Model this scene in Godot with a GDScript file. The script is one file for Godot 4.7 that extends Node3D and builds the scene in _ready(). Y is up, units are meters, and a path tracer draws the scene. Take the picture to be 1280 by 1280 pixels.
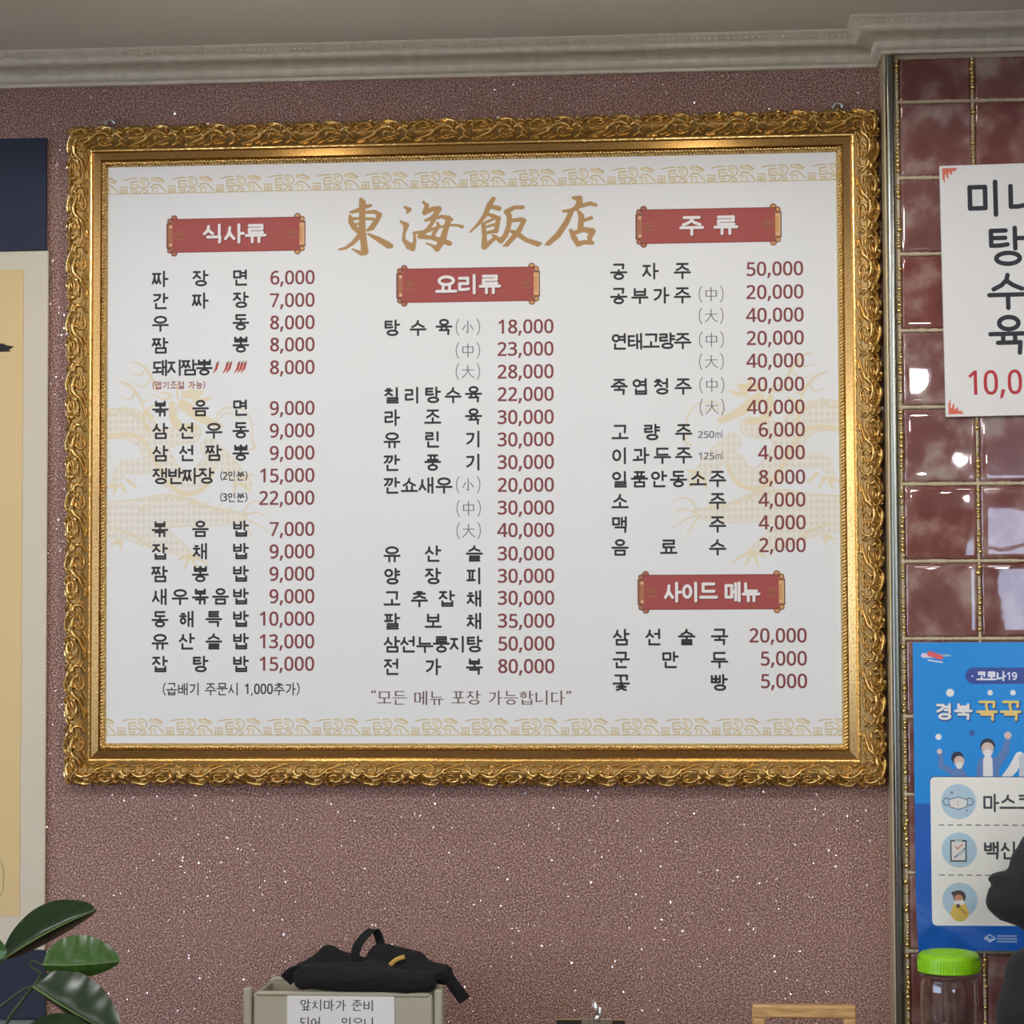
extends Node3D
# A restaurant wall: gilt framed menu on glitter wallpaper, a tiled pier at the right, things on a counter below.

var M := {}
var used := {}
const GOLD := Color(0.93, 0.81, 0.55)
const EYE := Vector3(0.300, 1.5, 2.964)
const CEIL := 2.279

func _ready():
	# ---------- camera, sky, exposure
	var cam := Camera3D.new()
	cam.name = "camera"
	add_child(cam)
	cam.fov = rad_to_deg(2.0 * atan(640.0 / 2730.0))
	cam.near = 0.05
	cam.far = 80.0
	cam.transform = Transform3D(Basis.from_euler(Vector3(deg_to_rad(2.65), deg_to_rad(4.66), deg_to_rad(-0.24)), EULER_ORDER_YXZ), EYE)
	cam.current = true
	var we := WorldEnvironment.new()
	we.name = "world"
	var env := Environment.new()
	env.background_mode = Environment.BG_COLOR
	env.background_color = Color(0.80, 0.87, 1.0)
	env.background_energy_multiplier = 11.0
	env.tonemap_mode = Environment.TONE_MAPPER_LINEAR
	env.tonemap_exposure = 0.815
	env.sdfgi_enabled = true
	env.ssao_enabled = true
	env.ssil_enabled = true
	we.environment = env
	add_child(we)
	materials()
	# ---------- structure, then things
	room()
	downlights()
	crown()
	tiled_pier()
	menu_board()
	hanging_scroll()
	mini_sign()
	notice_poster()
	counter()
	apron_bin()
	jar()
	clipboard()
	wood_frame()
	plant()
	plush_toy()

# ------------------------------------------------------------------ naming
func numbered(called: String) -> String:
	if not used.has(called):
		used[called] = 0
		return called
	used[called] += 1
	return "%s_%03d" % [called, used[called]]

func tag(o: Node, label := "", category := "", group := "", kind := "") -> void:
	if label: o.set_meta("label", label)
	if category: o.set_meta("category", category)
	if group: o.set_meta("group", group)
	if kind: o.set_meta("kind", kind)

func thing(called: String, at: Vector3, label: String, category: String, turn := 0.0) -> Node3D:
	var o := Node3D.new()
	o.name = numbered(called)
	add_child(o)
	o.position = at
	o.rotation.y = turn
	tag(o, label, category)
	return o

func part(called: String, mesh: Mesh, m: Material, parent: Node = null, at := Vector3.ZERO) -> MeshInstance3D:
	var o := MeshInstance3D.new()
	o.name = called if parent else numbered(called)
	o.mesh = mesh
	if m: o.material_override = m
	o.position = at
	(parent if parent else self).add_child(o, true)
	return o

# ------------------------------------------------------------------ materials
func mat(c: Color, rough := 0.6, metal := 0.0) -> StandardMaterial3D:
	var m := StandardMaterial3D.new()
	m.albedo_color = c
	m.roughness = rough
	m.metallic = metal
	return m

func ramp(stops: Array) -> Gradient:
	var g := Gradient.new()
	var off := PackedFloat32Array()
	var col := PackedColorArray()
	for s in stops:
		off.append(s[0])
		col.append(s[1])
	g.offsets = off
	g.colors = col
	return g

func noise_tex(size: int, freq: float, stops: Array, noise_seed := 1, kind := FastNoiseLite.TYPE_SIMPLEX_SMOOTH, octaves := 3, normal := false, bump := 4.0) -> NoiseTexture2D:
	var n := FastNoiseLite.new()
	n.noise_type = kind
	n.frequency = freq
	n.seed = noise_seed
	n.fractal_octaves = octaves
	var t := NoiseTexture2D.new()
	t.width = size
	t.height = size
	t.seamless = true
	t.noise = n
	if normal:
		t.as_normal_map = true
		t.bump_strength = bump
	else:
		t.color_ramp = ramp(stops)
	return t

func tri(m: StandardMaterial3D, per_metre: float, world := true) -> StandardMaterial3D:
	m.uv1_triplanar = true
	m.uv1_world_triplanar = world
	m.uv1_scale = Vector3.ONE * per_metre
	return m

func materials():
	# glitter wallpaper: fine light and dark flecks
	var w := tri(mat(Color.WHITE, 0.42), 2.3)
	w.albedo_texture = noise_tex(1024, 0.12, [[0.0, Color(0.42, 0.305, 0.28)], [0.40, Color(0.565, 0.425, 0.39)], [0.56, Color(0.655, 0.50, 0.46)], [0.68, Color(0.80, 0.645, 0.59)], [1.0, Color(0.92, 0.79, 0.72)]], 4, FastNoiseLite.TYPE_SIMPLEX, 2)
	w.normal_enabled = true
	w.normal_scale = 0.7
	w.normal_texture = noise_tex(1024, 0.16, [], 9, FastNoiseLite.TYPE_SIMPLEX, 2, true, 6.0)
	M.wallpaper = w
	M.flake = mat(Color(0.95, 0.92, 0.90), 0.26, 1.0)
	M.ceiling = mat(Color(0.88, 0.865, 0.815), 0.42)
	M.crown = tri(mat(Color(0.90, 0.865, 0.775), 0.34), 6.0)
	M.crown.albedo_texture = noise_tex(256, 0.03, [[0.0, Color(0.90, 0.90, 0.90)], [1.0, Color(1, 1, 1)]], 3)
	M.plaster = mat(Color(0.80, 0.77, 0.71), 0.8)
	M.floor = tri(mat(Color(0.50, 0.42, 0.35), 0.35), 1.5)
	M.floor.albedo_texture = noise_tex(512, 0.02, [[0.0, Color(0.8, 0.8, 0.8)], [1.0, Color(1, 1, 1)]], 12)
	# gilding: warm metal, slightly uneven
	var g := tri(mat(GOLD, 0.24, 1.0), 9.0)
	g.albedo_texture = noise_tex(512, 0.05, [[0.0, Color(0.72, 0.66, 0.60)], [0.5, Color(0.95, 0.93, 0.90)], [1.0, Color(1, 1, 1)]], 21)
	g.normal_enabled = true
	g.normal_scale = 0.12
	g.normal_texture = noise_tex(256, 0.06, [], 22, FastNoiseLite.TYPE_SIMPLEX, 3, true, 5.0)
	M.gold = g
	M.ground = tri(mat(Color(0.58, 0.47, 0.29), 0.42, 0.9), 9.0)
	var g2 := tri(mat(Color(0.88, 0.73, 0.48), 0.17, 1.0), 7.0)
	g2.albedo_texture = noise_tex(512, 0.06, [[0.0, Color(0.62, 0.55, 0.50)], [0.25, Color(0.90, 0.87, 0.84)], [1.0, Color(1, 1, 1)]], 33, FastNoiseLite.TYPE_SIMPLEX, 4)
	M.gold_band = g2
	M.gilt_grout = tri(mat(Color(0.95, 0.84, 0.56), 0.22, 0.9), 20.0)
	M.grout = tri(mat(Color(0.84, 0.78, 0.66), 0.6), 14.0)
	M.grout.albedo_texture = noise_tex(256, 0.06, [[0.0, Color(0.78, 0.76, 0.72)], [1.0, Color(1, 1, 1)]], 41)
	M.chrome = mat(Color(0.52, 0.53, 0.50), 0.2, 1.0)
	M.return_face = mat(Color(0.80, 0.74, 0.60), 0.35, 0.35)
	M.white_paper = mat(Color(0.90, 0.895, 0.88), 0.55)
	M.black_cloth = tri(mat(Color(0.05, 0.05, 0.055), 0.9), 60.0)
	M.black_cloth.rim_enabled = true
	M.black_cloth.rim = 0.12
	M.tile = []
	var tints := [Color(1.0, 0.97, 0.96), Color(0.90, 0.81, 0.80), Color(1.0, 1.0, 1.0), Color(0.97, 0.88, 0.85)]
	var tt := noise_tex(1024, 0.007, [[0.0, Color(0.44, 0.27, 0.265)], [0.40, Color(0.49, 0.32, 0.305)], [0.55, Color(0.54, 0.395, 0.375)], [0.70, Color(0.60, 0.495, 0.465)], [0.85, Color(0.645, 0.575, 0.535)], [1.0, Color(0.60, 0.555, 0.54)]], 57, FastNoiseLite.TYPE_SIMPLEX_SMOOTH, 5)
	for c in tints:
		var m := tri(mat(c, 0.018), 2.1)
		m.albedo_texture = tt
		m.clearcoat_enabled = true
		m.clearcoat = 0.6
		m.clearcoat_roughness = 0.015
		M.tile.append(m)

# ------------------------------------------------------------------ mesh helpers
func grid(nu: int, nv: int, f: Callable, uv := false) -> ArrayMesh:
	# P(i, j) for i in 0..nu, j in 0..nv; its front looks along dP/di x dP/dj
	var v := PackedVector3Array()
	var n := PackedVector3Array()
	var t := PackedVector2Array()
	var ix := PackedInt32Array()
	for j in nv + 1:
		for i in nu + 1:
			v.append(f.call(i, j))
			t.append(Vector2(float(i) / nu, 1.0 - float(j) / nv))
	var w := nu + 1
	for j in nv + 1:
		for i in nu + 1:
			var a := v[j * w + mini(i + 1, nu)] - v[j * w + maxi(i - 1, 0)]
			var b := v[mini(j + 1, nv) * w + i] - v[maxi(j - 1, 0) * w + i]
			var c := a.cross(b)
			n.append(c.normalized() if c.length_squared() > 1e-16 else Vector3(0, 0, 1))
	for j in nv:
		for i in nu:
			var a := j * w + i
			ix.append_array(PackedInt32Array([a, a + w + 1, a + 1, a, a + w, a + w + 1]))
	var arr := []
	arr.resize(Mesh.ARRAY_MAX)
	arr[Mesh.ARRAY_VERTEX] = v
	arr[Mesh.ARRAY_NORMAL] = n
	if uv: arr[Mesh.ARRAY_TEX_UV] = t
	arr[Mesh.ARRAY_INDEX] = ix
	var me := ArrayMesh.new()
	me.add_surface_from_arrays(Mesh.PRIMITIVE_TRIANGLES, arr)
	return me

func st_new() -> SurfaceTool:
	var st := SurfaceTool.new()
	st.begin(Mesh.PRIMITIVE_TRIANGLES)
	return st

func face(st: SurfaceTool, pts: Array, out: Vector3) -> void:
	# a convex face, wound so that it looks along out
	var nrm: Vector3 = (pts[1] - pts[0]).cross(pts[2] - pts[0]).normalized()
	var p := pts
	if nrm.dot(out) > 0.0:
		p = pts.duplicate()
		p.reverse()
	else:
		nrm = -nrm
	for k in range(1, p.size() - 1):
		for q in [p[0], p[k], p[k + 1]]:
			st.set_normal(nrm)
			st.set_uv(Vector2.ZERO)
			st.add_vertex(q)

func add_box(st: SurfaceTool, c: Vector3, s: Vector3, b := 0.0, bas := Basis.IDENTITY) -> void:
	var h := s * 0.5
	b = minf(b, minf(h.x, minf(h.y, h.z)) * 0.9)
	var at := func(sx: int, sy: int, sz: int, k: int): # k: the axis whose face the point lies on
		var q := Vector3(sx * (h.x - (0.0 if k == 0 else b)), sy * (h.y - (0.0 if k == 1 else b)), sz * (h.z - (0.0 if k == 2 else b)))
		return c + bas * q
	for s1 in [-1, 1]:
		face(st, [at.call(s1, -1, -1, 0), at.call(s1, 1, -1, 0), at.call(s1, 1, 1, 0), at.call(s1, -1, 1, 0)], bas * Vector3(s1, 0, 0))
		face(st, [at.call(-1, s1, -1, 1), at.call(1, s1, -1, 1), at.call(1, s1, 1, 1), at.call(-1, s1, 1, 1)], bas * Vector3(0, s1, 0))
		face(st, [at.call(-1, -1, s1, 2), at.call(1, -1, s1, 2), at.call(1, 1, s1, 2), at.call(-1, 1, s1, 2)], bas * Vector3(0, 0, s1))
	if b <= 0.0: return
	for a in [-1, 1]:
		for d in [-1, 1]:
			face(st, [at.call(a, d, -1, 0), at.call(a, d, 1, 0), at.call(a, d, 1, 1), at.call(a, d, -1, 1)], bas * Vector3(a, d, 0))
			face(st, [at.call(a, -1, d, 0), at.call(a, 1, d, 0), at.call(a, 1, d, 2), at.call(a, -1, d, 2)], bas * Vector3(a, 0, d))
			face(st, [at.call(-1, a, d, 1), at.call(1, a, d, 1), at.call(1, a, d, 2), at.call(-1, a, d, 2)], bas * Vector3(0, a, d))
			for e in [-1, 1]:
				face(st, [at.call(a, d, e, 0), at.call(a, d, e, 1), at.call(a, d, e, 2)], bas * Vector3(a, d, e))

func box(s: Vector3, b := 0.0, c := Vector3.ZERO) -> ArrayMesh:
	var st := st_new()
	add_box(st, c, s, b)
	return st.commit()

func lathe(profile: Array, segs := 40) -> ArrayMesh:
	# profile: Vector2(radius, y) from bottom to top on the outside
	var n := profile.size() - 1
	return grid(segs, n, func(i: int, j: int):
		var a := TAU * i / segs
		return Vector3(sin(a) * profile[j].x, profile[j].y, cos(a) * profile[j].x))

func tube(path: Array, radii: Array, segs := 10, flat := 1.0) -> ArrayMesh:
	var n := path.size() - 1
	var frames := []
	var up := Vector3(0, 0, 1)
	for k in path.size():
		var d: Vector3 = (path[mini(k + 1, n)] - path[maxi(k - 1, 0)]).normalized()
		var s := d.cross(up)
		if s.length() < 0.05: s = d.cross(Vector3(1, 0, 0))
		s = s.normalized()
		frames.append([s, s.cross(d).normalized()])
	return grid(segs, n + 2, func(i: int, j: int):
		var k := clampi(j - 1, 0, n)
		var r: float = 0.0 if (j == 0 or j == n + 2) else radii[k]
		var a := -TAU * i / segs
		return path[k] + frames[k][0] * cos(a) * r + frames[k][1] * sin(a) * r * flat)

func smooth_path(pts: Array, per := 6) -> Array:
	var out := []
	for k in pts.size() - 1:
		var a = pts[maxi(k - 1, 0)]
		var b = pts[k]
		var c = pts[k + 1]
		var d = pts[mini(k + 2, pts.size() - 1)]
		for s in per:
			var t := float(s) / per
			out.append(0.5 * ((2.0 * b) + (c - a) * t + (2.0 * a - 5.0 * b + 4.0 * c - d) * t * t + (3.0 * b - a - 3.0 * c + d) * t * t * t))
	out.append(pts[-1])
	return out

func smin(a: float, b: float, k: float) -> float:
	var h := clampf(0.5 + 0.5 * (b - a) / k, 0.0, 1.0)
	return lerpf(b, a, h) - k * h * (1.0 - h)

func capsule(p: Vector3, a: Vector3, b: Vector3, ra: float, rb: float) -> float:
	var ab := b - a
	var t := clampf((p - a).dot(ab) / ab.length_squared(), 0.0, 1.0)
	return p.distance_to(a + ab * t) - lerpf(ra, rb, t)

func ellipsoid(p: Vector3, c: Vector3, r: Vector3) -> float:
	var q := (p - c) / r
	var l := q.length()
	return (l - 1.0) * minf(r.x, minf(r.y, r.z))

func nets(lo: Vector3, hi: Vector3, cell: float, f: Callable) -> ArrayMesh:
	# surface nets of the field f (negative inside)
	var nx := int((hi.x - lo.x) / cell) + 1
	var ny := int((hi.y - lo.y) / cell) + 1
	var nz := int((hi.z - lo.z) / cell) + 1
	var d := PackedFloat32Array()
	d.resize(nx * ny * nz)
	for z in nz:
		for y in ny:
			for x in nx:
				d[(z * ny + y) * nx + x] = f.call(lo + Vector3(x, y, z) * cell)
	var id := PackedInt32Array()
	id.resize(nx * ny * nz)
	id.fill(-1)
	var v := PackedVector3Array()
	var n := PackedVector3Array()
	var off := [0, 1, nx, nx + 1, nx * ny, nx * ny + 1, nx * ny + nx, nx * ny + nx + 1]
	var cor := [Vector3(0, 0, 0), Vector3(1, 0, 0), Vector3(0, 1, 0), Vector3(1, 1, 0), Vector3(0, 0, 1), Vector3(1, 0, 1), Vector3(0, 1, 1), Vector3(1, 1, 1)]
	var edges := [[0, 1], [2, 3], [4, 5], [6, 7], [0, 2], [1, 3], [4, 6], [5, 7], [0, 4], [1, 5], [2, 6], [3, 7]]
	for z in nz - 1:
		for y in ny - 1:
			for x in nx - 1:
				var b := (z * ny + y) * nx + x
				var mask := 0
				for k in 8:
					if d[b + off[k]] < 0.0: mask |= 1 << k
				if mask == 0 or mask == 255: continue
				var s := Vector3.ZERO
				var c := 0
				for e in edges:
					var da := d[b + off[e[0]]]
					var db := d[b + off[e[1]]]
					if (da < 0.0) != (db < 0.0):
						s += cor[e[0]].lerp(cor[e[1]], da / (da - db))
						c += 1
				id[b] = v.size()
				v.append(lo + (Vector3(x, y, z) + s / c) * cell)
				n.append(Vector3(d[b + 1] - d[b] + d[b + off[7]] - d[b + off[6]], d[b + nx] - d[b] + d[b + off[7]] - d[b + off[5]], d[b + nx * ny] - d[b] + d[b + off[7]] - d[b + off[3]]).normalized())
	var ix := PackedInt32Array()
	for z in range(1, nz - 1):
		for y in range(1, ny - 1):
			for x in range(1, nx - 1):
				var b := (z * ny + y) * nx + x
				for ax in 3:
					var step: int = [1, nx, nx * ny][ax]
					if (d[b] < 0.0) == (d[b + step] < 0.0): continue
					var u: int = [nx, nx * ny, 1][ax]
					var w: int = [nx * ny, 1, nx][ax]
					var q := [id[b - u - w], id[b - w], id[b], id[b - u]]
					if q.min() < 0: continue
					if d[b] < 0.0: ix.append_array(PackedInt32Array([q[0], q[2], q[1], q[0], q[3], q[2]]))
					else: ix.append_array(PackedInt32Array([q[0], q[1], q[2], q[0], q[2], q[3]]))
	var arr := []
	arr.resize(Mesh.ARRAY_MAX)
	arr[Mesh.ARRAY_VERTEX] = v
	arr[Mesh.ARRAY_NORMAL] = n
	arr[Mesh.ARRAY_INDEX] = ix
	var me := ArrayMesh.new()
	me.add_surface_from_arrays(Mesh.PRIMITIVE_TRIANGLES, arr)
	return me

func structure(called: String, mesh: Mesh, m: Material, label: String) -> MeshInstance3D:
	var o := part(called, mesh, m)
	tag(o, label, "", "", "structure")
	return o

# ------------------------------------------------------------------ the room
func room():
	var st := st_new()
	add_box(st, Vector3(-1.97, 1.15, -0.06), Vector3(5.07, 2.32, 0.12))
	var wall := structure("wall_back", st.commit(), M.wallpaper, "mauve glitter wallpaper wall behind the framed menu")
	# glitter: loose mirror flakes pressed into the paper at all angles
	var rng := RandomNumberGenerator.new()
	rng.seed = 77
	var fl := CylinderMesh.new()
	fl.top_radius = 1.0
	fl.bottom_radius = 1.0
	fl.height = 0.3
	fl.radial_segments = 6
	fl.rings = 0
	fl.material = M.flake
	var mm := MultiMesh.new()
	mm.transform_format = MultiMesh.TRANSFORM_3D
	mm.mesh = fl
	mm.instance_count = 20000
	for k in 20000:
		var b := Basis.from_euler(Vector3(PI / 2 + rng.randfn(0, 0.42), 0, rng.randfn(0, 0.42)))
		var s := lerpf(0.00045, 0.0015, pow(rng.randf(), 2.3))
		mm.set_instance_transform(k, Transform3D(b.scaled(Vector3.ONE * s), Vector3(rng.randf_range(-0.95, 0.56), rng.randf_range(0.86, 2.236), 0.0002)))
	var gl := MultiMeshInstance3D.new()
	gl.name = "glitter"
	gl.multimesh = mm
	wall.add_child(gl)
	gl.set_meta("kind", "stuff")
	# the rest of the room, behind and beside the camera
	st = st_new()
	add_box(st, Vector3(0, -0.05, 6.0), Vector3(9.4, 0.1, 12.6))
	structure("floor", st.commit(), M.floor, "brown tiled dining room floor")
	st = st_new()
	add_box(st, Vector3(0, CEIL + 0.06, 6.0), Vector3(9.4, 0.12, 12.6))
	structure("ceiling", st.commit(), M.ceiling, "satin beige ceiling above the crown moulding")
	st = st_new()
	# left wall with a run of windows
	add_box(st, Vector3(-4.56, 0.4, 6.0), Vector3(0.12, 0.8, 12.24))
	add_box(st, Vector3(-4.56, 2.22, 6.0), Vector3(0.12, 0.12, 12.24))
	add_box(st, Vector3(-4.56, 1.48, 0.7), Vector3(0.12, 1.36, 1.64))
	add_box(st, Vector3(-4.56, 1.48, 9.4), Vector3(0.12, 1.36, 5.44))
	structure("wall_left", st.commit(), M.plaster, "cream side wall with a run of windows")
	st = st_new()
	add_box(st, Vector3(4.56, 1.14, 6.0), Vector3(0.12, 2.28, 12.24))
	structure("wall_right", st.commit(), M.plaster, "cream side wall of the dining room")
	# wall behind the camera, with the shop window that the tiles mirror
	st = st_new()
	add_box(st, Vector3(-1.125, 1.14, 12.06), Vector3(6.75, 2.28, 0.12))
	add_box(st, Vector3(3.375, 0.55, 12.06), Vector3(2.25, 1.1, 0.12))
	add_box(st, Vector3(3.375, 2.225, 12.06), Vector3(2.25, 0.11, 0.12))
	structure("wall_front", st.commit(), M.plaster, "cream wall with the shop window facing the menu")
	window("window_1", Vector3(3.375, 1.635, 12.06), 2.25, 1.07, 3, 0.0, "shop window in the wall facing the menu")
	window("window_2", Vector3(-4.56, 1.48, 4.1), 5.16, 1.36, 5, PI / 2, "long window in the side wall")

func window(called: String, at: Vector3, w: float, h: float, n: int, turn: float, label: String):
	var o := Node3D.new()
	o.name = called
	add_child(o)
	o.position = at
	o.rotation.y = turn
	tag(o, label, "", "", "structure")
	var wm := mat(Color(0.80, 0.80, 0.78), 0.4)
	var st := st_new()
	for s in [-1, 1]:
		add_box(st, Vector3(0, s * (h / 2 - 0.025), 0), Vector3(w, 0.05, 0.08), 0.004)
		add_box(st, Vector3(s * (w / 2 - 0.025), 0, 0), Vector3(0.05, h, 0.08), 0.004)
	for k in range(1, n):
		add_box(st, Vector3(-w / 2 + w * k / n, 0, 0), Vector3(0.05, h - 0.06, 0.07), 0.004)
	add_box(st, Vector3(0, h * 0.24, 0), Vector3(w - 0.08, 0.035, 0.06), 0.003)
	part("window_frame", st.commit(), wm, o)
	var gm := mat(Color(0.9, 0.95, 0.95, 0.08), 0.02)
	gm.transparency = BaseMaterial3D.TRANSPARENCY_ALPHA
	for k in n:
		part("pane", box(Vector3(w / n - 0.05, h - 0.1, 0.006)), gm, o, Vector3(-w / 2 + w * (k + 0.5) / n, 0, 0))

# ------------------------------------------------------------------ ceiling lamps
func downlights():
	var ring := lathe([Vector2(0.042, -0.001), Vector2(0.045, -0.006), Vector2(0.050, -0.008), Vector2(0.055, -0.005), Vector2(0.056, 0.0)], 32)
	var lens := lathe([Vector2(0.0, -0.026), Vector2(0.020, -0.0255), Vector2(0.034, -0.0225), Vector2(0.041, -0.015), Vector2(0.043, -0.001)], 32)
	var flat_lens := lathe([Vector2(0.0, -0.007), Vector2(0.020, -0.0066), Vector2(0.034, -0.005), Vector2(0.041, -0.0025), Vector2(0.043, -0.001)], 32)
	var rm := mat(Color(0.85, 0.84, 0.82), 0.35)
	var lm := mat(Color(1, 0.96, 0.88), 0.4)
	lm.emission_enabled = true
	lm.emission = Color(1.0, 0.94, 0.83)
	lm.emission_energy_multiplier = 28.0
	var spots := []
	for x in [-0.262, 0.318]: spots.append([x, 0.42, 0.05])
	for z in [1.35, 2.75, 4.4, 6.1, 7.9, 9.8]:
		for x in ([-1.55, -0.55, 0.33, 1.5] if z < 2.0 else ([-2.55, -0.85, 1.05, 2.55] if z < 7.0 else [-2.2, -0.6, 1.62, 2.0])):
			spots.append([x, z, 0.42])
	for k in spots.size():
		var s = spots[k]
		var o := thing("downlight", Vector3(s[0], CEIL, s[1]), "", "ceiling lamp")
		if k < 2:
			tag(o, ["round recessed downlight above the left half of the menu frame", "round recessed downlight above the right half of the menu frame"][k], "", "downlights in the ceiling")
		else:
			tag(o, "round recessed downlight in the dining room ceiling, out of the picture", "", "downlights in the ceiling")
		part("trim_ring", ring, rm, o)
		part("lens", lens if k < 2 else flat_lens, lm, o)
		var l := SpotLight3D.new()
		l.name = "lamp_light"
		o.add_child(l)
		l.position = Vector3(0, -0.032 if k < 2 else -0.03, 0)
		l.rotation.x = -PI / 2
		l.spot_angle = 76.0 if k < 2 else 88.0
		l.spot_angle_attenuation = 0.6 if k < 2 else 0.08
		l.spot_range = 20.0
		l.spot_attenuation = 2.0
		l.light_size = 0.04 if s[1] < 5.0 else 0.02
		l.light_color = Color(1.0, 0.995, 0.985)
		l.light_energy = s[2]
		l.shadow_enabled = true

# ------------------------------------------------------------------ crown moulding
const PX := 0.5635   # x of the pier's outer corner
const PZ := 0.070    # how far the pier stands out
func crown():
	var prof := [] # (offset from the wall, y)
	for q in [[0.0, 2.2365], [0.0065, 2.2365], [0.0075, 2.2372], [0.0075, 2.2410], [0.0085, 2.2418]]: prof.append(Vector2(q[0], q[1]))
	for k in 7: # convex lower member
		var a := PI / 2 * k / 6
		prof.append(Vector2(0.0085 + 0.0075 * sin(a), 2.2418 + 0.0085 * (1.0 - cos(a))))
	prof.append(Vector2(0.0160, 2.2512))
	prof.append(Vector2(0.0080, 2.2516))
	for k in range(1, 8): # hollow
		var a := PI / 2 * k / 7
		prof.append(Vector2(0.0080 + 0.0220 * (1.0 - cos(a)), 2.2516 + 0.0088 * sin(a)))
	prof.append(Vector2(0.0318, 2.2612))
	for k in range(1, 6):
		var a := PI / 2 * k / 5
		prof.append(Vector2(0.0318 + 0.0052 * sin(a), 2.2612 + 0.006 * (1.0 - cos(a))))
	for q in [[0.0385, 2.2690], [0.0470, 2.2752], [0.0485, 2.2765], [0.0485, CEIL]]: prof.append(Vector2(q[0], q[1]))
	var o := Node3D.new()
	o.name = "trim_1"
	add_child(o)
	tag(o, "ivory crown moulding stepping round the tiled pier", "", "", "structure")
	var runs := [["moulding", func(p): return [Vector3(-4.5, 0, p), Vector3(PX - p, 0, p)]], ["moulding_return", func(p): return [Vector3(PX - p, 0, p), Vector3(PX - p, 0, PZ + p)]], ["moulding", func(p): return [Vector3(PX - p, 0, PZ + p), Vector3(4.5, 0, PZ + p)]]]
	for r in runs:
		var st := st_new()
		for k in prof.size() - 1:
			var a: Array = r[1].call(prof[k].x)
			var b: Array = r[1].call(prof[k + 1].x)
			var y0 := Vector3(0, prof[k].y, 0)
			var y1 := Vector3(0, prof[k + 1].y, 0)
			var out := Vector3(0, -0.5, 1) if r[0] == "moulding" else Vector3(-1, -0.5, 0)
			face(st, [a[0] + y0, a[1] + y0, b[1] + y1, b[0] + y1], out)
		part(r[0], st.commit(), M.crown, o)
	# the beaded enrichment on the top member
	var st2 := st_new()
	var x := -0.98
	while x < 1.3:
		var z := 0.0427 + (PZ if x > PX - 0.045 else 0.0)
		add_box(st2, Vector3(x, 2.2718, z), Vector3(0.0048, 0.0032, 0.0032), 0.001, Basis(Vector3(1, 0, 0), -0.63))
		x += 0.0082
	var bd := part("bead_row", st2.commit(), M.crown, o)
	bd.set_meta("kind", "stuff")

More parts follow.
